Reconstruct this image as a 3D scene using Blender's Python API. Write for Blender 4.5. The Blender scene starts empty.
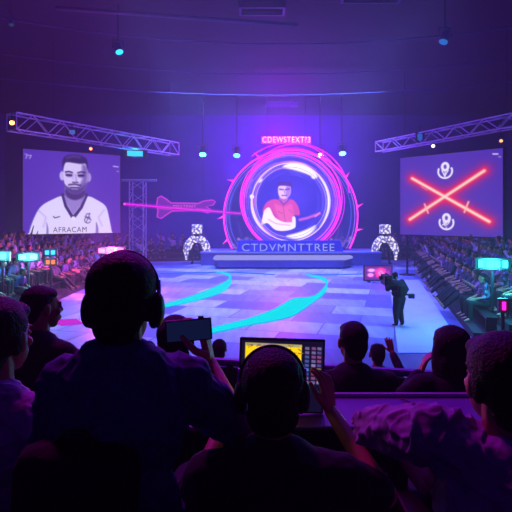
import bpy, bmesh, math, random
import numpy as np
from mathutils import Vector, Matrix, Quaternion, noise
random.seed(7)
PI = math.pi
SC = bpy.context.scene
COL = SC.collection
V = Vector

# ------------------------------------------------------------------ camera, world, lights, exposure
cam = bpy.data.objects.new('camera', bpy.data.cameras.new('camera'))
COL.objects.link(cam)
CH = 3.6                                   # the camera stands 3.6 m above the arena floor
cam.location = (0, 0, CH); cam.rotation_euler = (PI/2, 0, 0)
cam.data.sensor_width = 36; cam.data.lens = 36*500/512; cam.data.shift_y = -39/512
cam.data.clip_start = 0.05; cam.data.clip_end = 300
SC.camera = cam
SC.view_settings.view_transform = 'Standard'; SC.view_settings.look = 'None'
SC.view_settings.gamma = 1; SC.view_settings.exposure = 0; SC.view_settings.use_curve_mapping = False
SC.cycles.use_denoising = True
SC.cycles.volume_bounces = 0
SC.cycles.max_bounces = 5
SC.cycles.transparent_max_bounces = 16
w = bpy.data.worlds.new('world'); SC.world = w; w.use_nodes = True
w.node_tree.nodes['Background'].inputs[0].default_value = (0.02, 0.01, 0.09, 1)
w.node_tree.nodes['Background'].inputs[1].default_value = 0.25
HAZE = 0.005                               # thin stage haze fills the whole hall
_v = w.node_tree.nodes.new('ShaderNodeVolumeScatter'); _v.inputs['Density'].default_value = HAZE; _v.inputs['Anisotropy'].default_value = .15
w.node_tree.links.new(_v.outputs[0], w.node_tree.nodes['World Output'].inputs['Volume'])

def lin(c):
    return tuple(((x/255)/12.92 if x/255 <= .04045 else (((x/255)+.055)/1.055)**2.4) for x in c)

def aim(o, target):
    d = V(target) - o.location
    o.rotation_euler = d.to_track_quat('-Z', 'Y').to_euler()

def spot(name, loc, target, col, power, angle=60, blend=.6, r=.3):
    l = bpy.data.lights.new(name, 'SPOT'); l.color = lin(col); l.energy = power
    l.spot_size = math.radians(angle); l.spot_blend = blend; l.shadow_soft_size = r
    o = bpy.data.objects.new(name, l); COL.objects.link(o); o.location = loc; aim(o, target); return o

def area(name, loc, target, col, power, sx, sy):
    l = bpy.data.lights.new(name, 'AREA'); l.color = lin(col); l.energy = power
    l.shape = 'RECTANGLE'; l.size = sx; l.size_y = sy
    o = bpy.data.objects.new(name, l); COL.objects.link(o); o.location = loc; aim(o, target); return o

def point(name, loc, col, power, r=.15):
    l = bpy.data.lights.new(name, 'POINT'); l.color = lin(col); l.energy = power; l.shadow_soft_size = r
    o = bpy.data.objects.new(name, l); COL.objects.link(o); o.location = loc; return o

# overhead wash of the arena floor
_w = area('floor_wash', (1, 26, 12.7), (1, 26, 0), (104, 132, 255), 5600, 13, 20); _w.data.spread = math.radians(75)
_w = area('floor_wash', (1, 36, 12.7), (1, 35, 0), (100, 130, 255), 1800, 16, 3); _w.data.spread = math.radians(80)
area('hall_wash', (0, 26, 12.8), (0, 26, 0), (28, 22, 255), 1500, 26, 24)
area('wall_wash', (-4, 44, 1.2), (-4, 50, 5), (60, 45, 255), 1800, 26, 1)
# violet light climbing the back wall behind the ring
spot('wall_uplight', (2.5, 44, 5), (2.5, 49.8, 12), (90, 0, 255), 10000, 120, 1, .8)
spot('wall_uplight', (2.7, 40.5, 8.0), (2.7, 49.8, 10), (165, 0, 255), 22000, 112, 1, .8)
area('wall_wash', (0, 42, 12.4), (0, 49, 4), (40, 4, 255), 700, 34, 2)
# glow of the stage ring into the air around it
point('ring_glow', (2.7, 37.6, 5.2), (110, 40, 255), 2000, .8)
point('sign_glow', (1.7, 39.4, 10.1), (200, 0, 255), 3600, .5)
# added area lamps without fixtures, rim-lighting the spectators at the camera's side
area('added_stand_rim', (1.2, 5.6, 6.4), (.5, 1.6, 2.8), (140, 40, 255), 55, 3, .6)
area('added_stand_rim', (-1.5, 7.0, 6.5), (-.6, 1.6, 3.1), (60, 60, 255), 75, 4, .6)

area('added_stand_rim', (-1.6, 5.2, 7.0), (.62, 1.3, 3.15), (235, 20, 215), 150, 1.0, .4)  # added magenta rim lamp aimed at the head by the right edge

# ------------------------------------------------------------------ helpers
def P(px, py, Y):
    return V(((px-256)/500*Y, Y, CH-(py-217)/500*Y))

def tag(o, label=None, cat=None, group=None, kind=None):
    if label: o['label'] = label
    if cat: o['category'] = cat
    if group: o['group'] = group
    if kind: o['kind'] = kind
    return o

def empty(name, loc, label=None, cat=None, group=None, rz=0):
    o = bpy.data.objects.new(name, None); COL.objects.link(o)
    o.location = loc; o.rotation_euler = (0, 0, rz); o.empty_display_size = .1
    return tag(o, label, cat, group)

def link(name, me, mat=None, parent=None, loc=None):
    o = bpy.data.objects.new(name, me); COL.objects.link(o)
    if mat is not None:
        for m in (mat if isinstance(mat, (list, tuple)) else [mat]): me.materials.append(m)
    if parent: o.parent = parent
    if loc is not None: o.location = loc
    return o

def dup(root, loc=None, rz=None, label=None, group=None, scale=None):
    r = root.copy(); COL.objects.link(r)
    if loc is not None: r.location = loc
    if rz is not None: r.rotation_euler = (0, 0, rz)
    if label: r['label'] = label
    if group: r['group'] = group
    if scale: r.scale = (scale,)*3
    for ch in list(root.children):
        c = ch.copy(); COL.objects.link(c); c.parent = r
        for g in list(ch.children):
            d = g.copy(); COL.objects.link(d); d.parent = c
    return r

class MB:
    """collects simple shapes into one mesh"""
    def __init__(s): s.bm = bmesh.new()
    def box(s, c, size, rot=None, bev=0):
        r = bmesh.ops.create_cube(s.bm, size=1)
        vs = r['verts']
        bmesh.ops.scale(s.bm, vec=size, verts=vs)
        if bev:
            es = list({e for v in vs for e in v.link_edges})
            rr = bmesh.ops.bevel(s.bm, geom=es, offset=bev, segments=2, affect='EDGES', profile=.5)
            vs = list({v for f in rr['faces'] for v in f.verts} | {v for v in vs if v.is_valid})
            # gather the whole island
            seen = set(vs); st = list(vs)
            while st:
                v = st.pop()
                for e in v.link_edges:
                    o = e.other_vert(v)
                    if o not in seen: seen.add(o); st.append(o)
            vs = list(seen)
        if rot is not None: bmesh.ops.rotate(s.bm, cent=(0,0,0), matrix=rot, verts=vs)
        bmesh.ops.translate(s.bm, vec=V(c), verts=vs)
        return s
    def tube(s, pts, r, seg=8, closed=False):
        pts = [V(p) for p in pts]; n = len(pts); rings = []
        up = None
        for i, p in enumerate(pts):
            if closed: d = (pts[(i+1) % n]-pts[i-1]).normalized()
            else: d = (pts[min(i+1, n-1)]-pts[max(i-1, 0)]).normalized()
            if up is None: up = d.orthogonal().normalized()
            up = (up - d*up.dot(d)).normalized(); sd = d.cross(up)
            rr = r[i] if isinstance(r, (list, tuple)) else r
            rings.append([s.bm.verts.new(p+up*math.cos(2*PI*k/seg)*rr+sd*math.sin(2*PI*k/seg)*rr) for k in range(seg)])
        for i in range(n if closed else n-1):
            a, b = rings[i], rings[(i+1) % n]
            for k in range(seg):
                s.bm.faces.new((a[k], a[(k+1) % seg], b[(k+1) % seg], b[k]))
        if not closed:
            s.bm.faces.new(rings[0][::-1]); s.bm.faces.new(rings[-1])
        return s
    def prism(s, pts, d):
        """flat polygon pts (3-D), thickened by vector d"""
        a = [s.bm.verts.new(V(p)) for p in pts]; b = [s.bm.verts.new(V(p)+V(d)) for p in pts]; n = len(pts)
        s.bm.faces.new(a); s.bm.faces.new(b[::-1])
        for i in range(n): s.bm.faces.new((a[i], b[i], b[(i+1) % n], a[(i+1) % n]))
        return s
    def sph(s, c, rad, rot=None, u=14, v=10):
        r = bmesh.ops.create_uvsphere(s.bm, u_segments=u, v_segments=v, radius=1)
        vs = r['verts']; bmesh.ops.scale(s.bm, vec=rad if isinstance(rad, (tuple, list)) else (rad,)*3, verts=vs)
        if rot is not None: bmesh.ops.rotate(s.bm, cent=(0,0,0), matrix=rot, verts=vs)
        bmesh.ops.translate(s.bm, vec=V(c), verts=vs); return s
    def mesh(s, name, smooth=False):
        bmesh.ops.recalc_face_normals(s.bm, faces=s.bm.faces)
        me = bpy.data.meshes.new(name); s.bm.to_mesh(me); s.bm.free()
        if smooth: me.polygons.foreach_set('use_smooth', [True]*len(me.polygons))
        return me
    def build(s, name, mat, parent=None, loc=None, smooth=False):
        return link(name, s.mesh(name, smooth), mat, parent, loc)

def mat(name, col, rough=.6, metal=0, noise_amt=0, scale=8, bump=0, spec=.5):
    m = bpy.data.materials.new(name); m.use_nodes = True
    nt = m.node_tree; b = nt.nodes['Principled BSDF']
    c = lin(col)
    b.inputs['Base Color'].default_value = (*c, 1)
    b.inputs['Roughness'].default_value = rough; b.inputs['Metallic'].default_value = metal
    b.inputs['Specular IOR Level'].default_value = spec
    if noise_amt or bump:
        tc = nt.nodes.new('ShaderNodeTexCoord'); n = nt.nodes.new('ShaderNodeTexNoise')
        n.inputs['Scale'].default_value = scale; n.inputs['Detail'].default_value = 5
        nt.links.new(tc.outputs['Object'], n.inputs['Vector'])
        if noise_amt:
            r = nt.nodes.new('ShaderNodeValToRGB')
            r.color_ramp.elements[0].position = .3; r.color_ramp.elements[1].position = .7
            r.color_ramp.elements[0].color = (*[x*(1-noise_amt) for x in c], 1)
            r.color_ramp.elements[1].color = (*[min(1, x*(1+noise_amt)) for x in c], 1)
            nt.links.new(n.outputs['Fac'], r.inputs['Fac']); nt.links.new(r.outputs['Color'], b.inputs['Base Color'])
        if bump:
            bp = nt.nodes.new('ShaderNodeBump'); bp.inputs['Strength'].default_value = bump; bp.inputs['Distance'].default_value = .02
            nt.links.new(n.outputs['Fac'], bp.inputs['Height']); nt.links.new(bp.outputs['Normal'], b.inputs['Normal'])
    return m

def emit(name, col, strength=1, alpha=1):
    m = bpy.data.materials.new(name); m.use_nodes = True; nt = m.node_tree
    nt.nodes.remove(nt.nodes['Principled BSDF']); out = nt.nodes['Material Output']
    e = nt.nodes.new('ShaderNodeEmission'); e.inputs[0].default_value = (*lin(col), 1); e.inputs[1].default_value = strength
    if alpha < 1:
        t = nt.nodes.new('ShaderNodeBsdfTransparent'); mx = nt.nodes.new('ShaderNodeMixShader'); mx.inputs[0].default_value = alpha
        nt.links.new(t.outputs[0], mx.inputs[1]); nt.links.new(e.outputs[0], mx.inputs[2]); nt.links.new(mx.outputs[0], out.inputs[0])
    else: nt.links.new(e.outputs[0], out.inputs[0])
    return m

def emit_attr(name, strength=1):
    m = emit(name, (255, 255, 255), strength); nt = m.node_tree
    a = nt.nodes.new('ShaderNodeVertexColor'); a.layer_name = 'picture'
    e = [n for n in nt.nodes if n.type == 'EMISSION'][0]
    nt.links.new(a.outputs[0], e.inputs[0]); return m

M = dict(
    black=mat('black_paint', (14, 14, 20), .55, 0, .3, 6),
    steel=mat('truss_aluminium', (170, 168, 190), .5, .4, .15, 10),
    dark_metal=mat('dark_metal', (40, 40, 52), .45, .6),
    plastic=mat('black_plastic', (10, 10, 14), .45, 0, .2, 30),
    skin=mat('skin', (176, 118, 96), .5, 0, .08, 12, .08),
    skin2=mat('deep_skin', (120, 76, 58), .5, 0, .08, 12, .08),
    eye=mat('eye_white', (220, 215, 210), .2), iris=mat('iris', (40, 28, 20), .2), lip=mat('lip', (140, 72, 66), .5),
    hair=mat('black_hair', (16, 12, 15), .65, 0, .5, 160, .9, .3),
    hair_brown=mat('brown_hair', (38, 19, 22), .6, 0, .5, 160, .9, .3),
    navy=mat('navy_cotton', (54, 66, 124), .85, 0, .25, 25, .25),
    charcoal=mat('charcoal_cotton', (18, 17, 28), .9, 0, .25, 25, .25),
    lilac=mat('lilac_cotton', (150, 110, 170), .85, 0, .2, 20, .3),
    plum=mat('plum_cotton', (60, 34, 80), .85, 0, .25, 20, .3),
    trousers=mat('dark_trousers', (20, 20, 34), .9, 0, .2, 20, .1),
    shoe=mat('dark_shoe', (12, 12, 14), .5),
    wallm=mat('dark_wall', (46, 34, 92), .9, 0, .2, .6),
    ceil=mat('dark_ceiling', (18, 15, 42), .95, 0, .3, .4),
    deck=mat('stand_deck', (22, 20, 34), .85, 0, .25, 2),
    stage=mat('stage_paint', (90, 90, 165), .45, 0, .12, 2),
    edge=emit('stage_edge_light', (165, 165, 250), .8),
)

# ------------------------------------------------------------------ haze, floor, walls, ceiling
def floor_material():
    m = bpy.data.materials.new('arena_floor'); m.use_nodes = True; nt = m.node_tree; L = nt.links
    b = nt.nodes['Principled BSDF']; b.inputs['Roughness'].default_value = .42
    tc = nt.nodes.new('ShaderNodeTexCoord'); mp = nt.nodes.new('ShaderNodeMapping')
    mp.inputs['Rotation'].default_value = (0, 0, math.radians(15.5))
    L.new(tc.outputs['Object'], mp.inputs['Vector'])
    br = nt.nodes.new('ShaderNodeTexBrick'); br.offset = .5
    br.inputs['Scale'].default_value = 1; br.inputs['Brick Width'].default_value = 2.3; br.inputs['Row Height'].default_value = 1.7
    br.inputs['Mortar Size'].default_value = .025; br.inputs['Mortar Smooth'].default_value = .2
    br.inputs['Color1'].default_value = (*lin((96, 92, 160)), 1); br.inputs['Color2'].default_value = (*lin((205, 200, 238)), 1)
    br.inputs['Mortar'].default_value = (*lin((70, 72, 130)), 1); br.inputs['Bias'].default_value = -.25
    L.new(mp.outputs[0], br.inputs['Vector'])
    n = nt.nodes.new('ShaderNodeTexNoise'); n.inputs['Scale'].default_value = 1.2; n.inputs['Detail'].default_value = 6
    mp2 = nt.nodes.new('ShaderNodeMapping'); mp2.inputs['Scale'].default_value = (3, .5, 1); mp2.inputs['Rotation'].default_value = (0, 0, math.radians(-20))
    L.new(tc.outputs['Object'], mp2.inputs['Vector']); L.new(mp2.outputs[0], n.inputs['Vector'])
    r = nt.nodes.new('ShaderNodeMapRange'); r.inputs['From Min'].default_value = .3; r.inputs['From Max'].default_value = .7
    r.inputs['To Min'].default_value = .72; r.inputs['To Max'].default_value = 1.12
    L.new(n.outputs['Fac'], r.inputs['Value'])
    mx = nt.nodes.new('ShaderNodeMix'); mx.data_type = 'RGBA'; mx.blend_type = 'MULTIPLY'; mx.inputs['Factor'].default_value = 1
    L.new(br.outputs['Color'], mx.inputs['A']); L.new(r.outputs[0], mx.inputs['B']); L.new(mx.outputs['Result'], b.inputs['Base Color'])
    return m
M['floor'] = floor_material()
tag(MB().box((0, 24, -.1), (50, 54, .2)).build('floor', M['floor']), kind='structure')
tag(MB().box((0, 50.1, 7), (50.6, .2, 14.2)).build('wall_back', M['wallm']), kind='structure')
tag(MB().box((-25.1, 24, 7), (.2, 54, 14.2)).build('wall_left', M['wallm']), kind='structure')
tag(MB().box((25.1, 24, 7), (.2, 54, 14.2)).build('wall_right', M['wallm']), kind='structure')
tag(MB().box((0, -3.1, 7), (50.6, .2, 14.2)).build('wall_rear', M['wallm']), kind='structure')
tag(MB().box((0, 24, 13.9), (50.6, 54.4, .2)).build('ceiling', M['ceil']), kind='structure')

# pale walkway and cyan swooshes laid into the floor
M['walk'] = mat('pale_walkway', (176, 178, 226), .5, 0, .1, 1.5)
wk = MB().prism([(3.75, 13.2, .004), (5.55, 13.2, .004), (9.3, 28.5, .004), (7.6, 28.5, .004)], (0, 0, .012)).build('walkway', M['walk'])
tag(wk, 'pale grey walkway strip running diagonally past the camera operator', 'walkway')
M['cyan'] = emit('cyan_floor_light', (0, 225, 240), 1.05)
M['cyan_soft'] = emit('cyan_floor_glow', (50, 190, 250), .5, .5)

def floor_pt(px, py): 
    Y = CH*500/(py-217); return V(((px-256)/500*Y, Y, .02))
def catmull(pts, n=10):
    out = []
    for i in range(len(pts)-1):
        p0 = pts[max(i-1, 0)]; p1 = pts[i]; p2 = pts[i+1]; p3 = pts[min(i+2, len(pts)-1)]
        for k in range(n):
            t = k/n; out.append(tuple(.5*((2*b)+(-a+c)*t+(2*a-5*b+4*c-d)*t*t+(-a+3*b-3*c+d)*t**3) for a, b, c, d in zip(p0, p1, p2, p3)))
    out.append(tuple(pts[-1])); return out
def ribbon(rows, name, m, parent, z=0):
    """rows: (px, py, thickness in image rows) - each becomes a floor point with its own ground width"""
    bm = MB(); rows = catmull(rows, 8); A = []; B = []
    for px, py, th in rows:
        A.append(floor_pt(px, py-th/2)+V((0, 0, z))); B.append(floor_pt(px, py+th/2)+V((0, 0, z)))
    va = [bm.bm.verts.new(p) for p in A]; vb = [bm.bm.verts.new(p) for p in B]
    for i in range(len(rows)-1): bm.bm.faces.new((va[i], va[i+1], vb[i+1], vb[i]))
    r = bmesh.ops.extrude_face_region(bm.bm, geom=list(bm.bm.faces))
    bmesh.ops.translate(bm.bm, vec=(0, 0, .006), verts=[v for v in r['geom'] if isinstance(v, bmesh.types.BMVert)])
    return bm.build(name, m, parent)
sw = empty('floor_light_strip', (0, 0, 0), 'glowing cyan hook-shaped light band in the left part of the floor', 'floor light')
ribbon([(148, 309, 3), (165, 306, 4), (185, 301, 5.5), (205, 295, 7.5), (220, 289, 9), (229, 283, 8), (231, 278, 5), (226, 274, 2.5), (214, 271.6, 1.4)], 'light_band', M['cyan'], sw)
ribbon([(160, 274, .8), (190, 273, 1.0), (225, 272.5, 1.2), (250, 273.4, 1.2), (275, 275, .8)], 'thin_line', M['cyan_soft'], sw)
sw = empty('floor_light_strip', (0, 0, 0), 'glowing cyan crescent light band in the middle of the floor with a wide wedge', 'floor light')
ribbon([(203, 333, 5), (225, 328, 6), (250, 322, 7), (275, 315, 12), (292, 308, 17), (303, 304, 12), (314, 299, 6), (322, 293, 6.5), (327, 286, 6.5), (326, 281, 4.5), (318, 277.5, 2.5), (305, 275, 1.3)], 'light_band', M['cyan'], sw)
ribbon([(305, 275, .8), (330, 275, 1), (352, 274.6, 1), (372, 274, .7)], 'thin_line', M['cyan_soft'], sw)
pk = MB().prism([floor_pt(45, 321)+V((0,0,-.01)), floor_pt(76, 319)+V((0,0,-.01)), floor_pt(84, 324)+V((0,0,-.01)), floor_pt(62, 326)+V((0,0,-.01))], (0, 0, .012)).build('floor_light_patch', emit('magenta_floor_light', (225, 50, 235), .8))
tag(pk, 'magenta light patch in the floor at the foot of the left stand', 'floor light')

# ceiling: curved pipes, joists, vents
M['pipe'] = mat('ceiling_pipe', (62, 54, 104), .6, .2)
for k, (R, z, cx, lab) in enumerate([(36, 12.35, 1, 'lowest'), (34, 13.3, 1.2, 'middle'), (27.5, 13.1, 1.5, 'nearest')]):
    pts = [(cx+R*math.sin(a), R*math.cos(a)*1.0 + (0 if k else 0), z) for a in np.linspace(-.66, .66, 60)]
    pts = [p for p in pts if abs(p[0]) < 24.6]
    t = MB().tube(pts, .05).build('ceiling_pipe', M['pipe'], smooth=True)
    tag(t, 'long curved pipe under the dark ceiling, the %s of three' % {'lowest': 'lowest', 'middle': 'middle', 'nearest': 'topmost in the picture'}[lab], 'pipe')
for (px, py, Y, w_, lab) in [(262, 15, 24, 2.1, 'rectangular ceiling vent high above the arena centre'), (282, 101, 44.5, 2.8, 'small rectangular ceiling vent above the pink sign'), (372, 1, 22.6, 2.6, 'rectangular ceiling vent at the top right edge')]:
    p = P(px, py, Y); r = empty('ceiling_vent', (p.x, Y, 13.8), lab, 'vent')
    fr = MB()
    for sx, sy, ax, ay in ((0, -.45, w_, .1), (0, .45, w_, .1), (-w_/2, 0, .1, 1), (w_/2, 0, .1, 1)): fr.box((sx, sy, -.18), (ax, ay, .35))
    fr.build('frame', M['pipe'], r)
    for k in range(4): MB().box((0, -.3+.2*k, -.12), (w_-.1, .05, .16), Matrix.Rotation(.5, 3, 'X')).build('slat', M['dark_metal'], r)
t = MB().tube([(-9, 22.5, 13.0), (2.0, 24.5, 13.0)], .1).build('ceiling_duct', M['pipe']); tag(t, 'straight duct under the ceiling at the top left', 'duct')

# ------------------------------------------------------------------ raster pictures for the video screens
class Pic:
    def __init__(s, w, h, x0, y0, x1, y1, bg):
        """w x h samples covering picture coordinates (x0,y0) top-left .. (x1,y1)"""
        xs = np.linspace(x0, x1, w); ys = np.linspace(y0, y1, h)
        s.X, s.Y = np.meshgrid(xs, ys); s.w, s.h = w, h
        s.a = np.zeros((h, w, 3)); s.a[:] = bg; s.px = (x1-x0)/w
    def put(s, cov, col):
        cov = np.clip(cov, 0, 1)[..., None]; s.a = s.a*(1-cov)+np.array(col, float)*cov
    def segd(s, p, q):
        px, py = p; dx, dy = q[0]-px, q[1]-py; L = dx*dx+dy*dy+1e-9
        t = np.clip(((s.X-px)*dx+(s.Y-py)*dy)/L, 0, 1)
        return np.hypot(s.X-px-t*dx, s.Y-py-t*dy)
    def poly(s, pts, col, soft=None, op=1):
        soft = soft or s.px; d = np.full(s.X.shape, 1e9); ins = np.zeros(s.X.shape, bool); n = len(pts)
        for i in range(n):
            p, q = pts[i], pts[(i+1) % n]; d = np.minimum(d, s.segd(p, q))
            c = ((p[1] > s.Y) != (q[1] > s.Y)) & (s.X < (q[0]-p[0])*(s.Y-p[1])/((q[1]-p[1]) or 1e-9)+p[0]); ins ^= c
        s.put(op*(.5+np.where(ins, d, -d)/(2*soft)), col)
    def smooth(s, pts, col, soft=None, op=1):
        n = len(pts); out = []
        for i in range(n):
            p0, p1, p2, p3 = pts[i-1], pts[i], pts[(i+1) % n], pts[(i+2) % n]
            for k in range(5):
                t = k/5; out.append(tuple(.5*((2*b)+(-a+c)*t+(2*a-5*b+4*c-d)*t*t+(-a+3*b-3*c+d)*t**3) for a, b, c, d in zip(p0, p1, p2, p3)))
        s.poly(out, col, soft, op)
    def ell(s, c, r, col, soft=None, op=1, rot=0):
        soft = soft or s.px; x = s.X-c[0]; y = s.Y-c[1]; cr, sr = math.cos(rot), math.sin(rot)
        u = (x*cr+y*sr)/r[0]; v = (-x*sr+y*cr)/r[1]; k = np.hypot(u, v); s.put(op*(.5+(1-k)*min(r)/(2*soft)), col)
    def line(s, pts, wd, col, soft=None, op=1):
        soft = soft or s.px; d = np.full(s.X.shape, 1e9)
        for p, q in zip(pts[:-1], pts[1:]): d = np.minimum(d, s.segd(p, q))
        s.put(op*(.5+(wd/2-d)/(2*soft)), col)
    def glow(s, p, q, r, col, op=1):
        s.put(op*np.exp(-(s.segd(p, q)/r)**2), col)
    def arc(s, c, r, a0, a1, wd, col, soft=None, op=1, taper=False):
        soft = soft or s.px; x = s.X-c[0]; y = s.Y-c[1]; R = np.hypot(x, y); A = np.degrees(np.arctan2(-y, x)) % 360
        t = ((A-a0) % 360)/((a1-a0) % 360 or 360); ww = wd*(np.clip(np.sin(np.clip(t, 0, 1)*PI), 0, 1)**.6 if taper else 1)
        s.put(op*np.where(t <= 1, .5+(ww/2-np.abs(R-r))/(2*soft), 0), col)
    def rgba(s):
        a = np.clip(s.a/255, 0, 1); l = np.where(a <= .04045, a/12.92, ((a+.055)/1.055)**2.4)
        return np.concatenate([l, np.ones(l.shape[:2]+(1,))], 2)

def picture_mesh(name, pic, TL, TR, BL, BR, mask=None):
    TL, TR, BL, BR = map(lambda p: np.array(p, float), (TL, TR, BL, BR)); h, w_ = pic.h, pic.w
    u = np.linspace(0, 1, w_)[None, :, None]; v = np.linspace(0, 1, h)[:, None, None]
    co = ((TL*(1-u)+TR*u)*(1-v)+(BL*(1-u)+BR*u)*v).reshape(-1, 3)
    faces = []
    for j in range(h-1):
        for i in range(w_-1):
            if mask is None or mask[j, i]: a = j*w_+i; faces.append((a, a+w_, a+w_+1, a+1))
    me = bpy.data.meshes.new(name); me.from_pydata(co.tolist(), [], faces)
    at = me.color_attributes.new('picture', 'FLOAT_COLOR', 'POINT'); at.data.foreach_set('color', pic.rgba().reshape(-1).astype(np.float32))
    return me

def portrait():
    p = Pic(200, 170, 60, 45, 472, 400, (80, 46, 178))
    p.glow((265, 200), (265, 300), 190, (104, 74, 200), .45)
    W = (226, 214, 255); D = (38, 24, 84); SK = (196, 178, 240)
    p.smooth([(84, 392), (104, 330), (132, 282), (175, 254), (218, 238), (268, 262), (322, 236), (366, 252), (405, 280), (420, 330), (432, 392), (430, 420), (86, 420)], W)
    p.smooth([(152, 350), (160, 380), (158, 420), (150, 420), (152, 380)], (140, 120, 200)); p.smooth([(362, 350), (372, 380), (370, 420), (360, 420), (360, 380)], (140, 120, 200))
    p.line([(120, 300), (150, 330), (140, 370)], 5, (178, 160, 226), 4, .7); p.line([(398, 296), (372, 330), (388, 366)], 5, (178, 160, 226), 4, .7)
    p.poly([(226, 200), (312, 200), (316, 245), (262, 318), (224, 246)], (150, 128, 206), 3)      # neck
    p.smooth([(232, 206), (308, 206), (306, 238), (270, 254), (236, 240)], (66, 46, 120), 4)
    p.line([(219, 232), (232, 280), (262, 332), (296, 285), (319, 230)], 15, (58, 42, 116), 2)
    p.line([(226, 236), (238, 278), (262, 318), (290, 282), (312, 234)], 3, (170, 150, 220), 1.5)
    p.ell((263, 334), (9, 9), (235, 225, 255))
    p.ell((216, 150), (11, 20), SK); p.ell((329, 152), (11, 20), (170, 150, 220))
    p.smooth([(222, 110), (225, 90), (270, 78), (318, 88), (324, 112), (324, 160), (314, 196), (292, 220), (270, 226), (248, 220), (230, 196), (222, 160)], (216, 200, 250))
    p.smooth([(300, 96), (324, 112), (324, 160), (314, 196), (292, 220), (286, 190), (300, 160)], (128, 104, 186), 6, .9)
    p.smooth([(224, 185), (240, 196), (268, 200), (298, 196), (318, 176), (314, 200), (292, 224), (268, 230), (246, 222), (230, 204)], (84, 64, 140), 4, .85)   # beard
    p.smooth([(219, 118), (217, 84), (232, 62), (262, 54), (300, 58), (322, 76), (326, 118), (320, 108), (314, 92), (290, 94), (240, 90), (228, 96)], (46, 32, 98), 3)   # hair
    p.line([(236, 72), (262, 62), (290, 66)], 6, (120, 100, 180), 4, .6)
    p.line([(230, 133), (244, 130), (258, 134)], 6, D, 2.5); p.line([(282, 134), (296, 129), (312, 131)], 6, D, 2.5)
    p.smooth([(230, 139), (258, 140), (258, 152), (242, 155), (231, 150)], (120, 96, 176), 3, .8); p.smooth([(282, 140), (312, 137), (311, 150), (296, 155), (283, 152)], (104, 80, 160), 3, .8)
    p.line([(234, 146), (254, 146)], 6, (30, 18, 70), 2); p.line([(285, 146), (307, 145)], 6, (30, 18, 70), 2)
    p.line([(262, 134), (262, 164)], 4, (168, 148, 220), 3, .6)
    p.line([(272, 142), (276, 172)], 6, (150, 128, 206), 3, .7); p.line([(260, 176), (282, 176)], 5, (66, 46, 120), 2.5)
    p.line([(244, 188), (268, 184), (294, 189)], 7, (60, 42, 112), 3); p.line([(252, 198), (286, 198)], 4, D, 1.5); p.line([(256, 206), (282, 206)], 4, (190, 160, 220), 2, .8)
    p.line([(180, 326), (186, 332), (205, 326)], 4, D, 1)                      # small tick on the chest
    for a, b, c, d in ((326, 322, 9, 12), (324, 342, 13, 10)): p.arc((a, b), c, 20, 340, 3.4, (70, 54, 128))
    p.line([(334, 310), (318, 352)], 3, (70, 54, 128)); p.line([(312, 326), (340, 342)], 3, (70, 54, 128))
    p.line([(68, 66), (76, 68), (72, 84)], 3, (200, 190, 250)); p.line([(80, 72), (92, 70), (86, 84)], 3, (200, 190, 250))
    p.line([(440, 96), (462, 98)], 5, (205, 195, 250)); p.line([(456, 118), (464, 119)], 4, (190, 180, 240))
    return p

def sabers():
    p = Pic(200, 170, 4, 8, 470, 398, (76, 44, 172))
    p.glow((236, 210), (236, 210), 260, (104, 66, 186), .5)
    A, B, C, D = (66, 116), (416, 330), (396, 102), (54, 322)
    for q, r in ((A, B), (C, D)): p.glow(q, r, 34, (225, 30, 110), .8)
    for q, r in ((A, B), (C, D)): p.glow(q, r, 15, (255, 30, 70), 1)
    for q, r in ((A, B), (C, D)): p.line([q, r], 17, (255, 110, 120), 6)
    for q, r in ((A, B), (C, D)): p.line([q, r], 11, (255, 222, 205), 4)
    p.line([(128, 246), (146, 290)], 8, (255, 190, 180), 3); p.line([(330, 240), (312, 288)], 8, (255, 190, 180), 3)
    p.line([(112, 160), (140, 178)], 3, (240, 150, 190))
    Wt = (240, 230, 255)
    for cy in (92, 336):
        c = (226 if cy < 200 else 232, cy)
        p.arc(c, 32, 150, 390, 9, Wt, taper=False, soft=2); p.ell((c[0], c[1]-22), (20, 23), Wt, 2)
        p.ell((c[0], c[1]-22), (7, 10), (104, 66, 176), 2)
        p.line([(c[0]-14, c[1]-4), (c[0]-2, c[1]+22), (c[0]+14, c[1]-4)], 6, Wt, 2); p.line([(c[0], c[1]+2), (c[0], c[1]+26)], 5, Wt, 2)
        if cy > 200: p.line([(c[0]-18, c[1]+12), (c[0]+16, c[1]-12)], 6, Wt, 2); p.line([(c[0]-6, c[1]+22), (c[0]+18, c[1]+4)], 5, (104, 66, 176), 2)
    p.line([(432, 30), (450, 32)], 6, (220, 210, 250)); p.line([(455, 44), (462, 46)], 4, (180, 160, 230))
    return p

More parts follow.
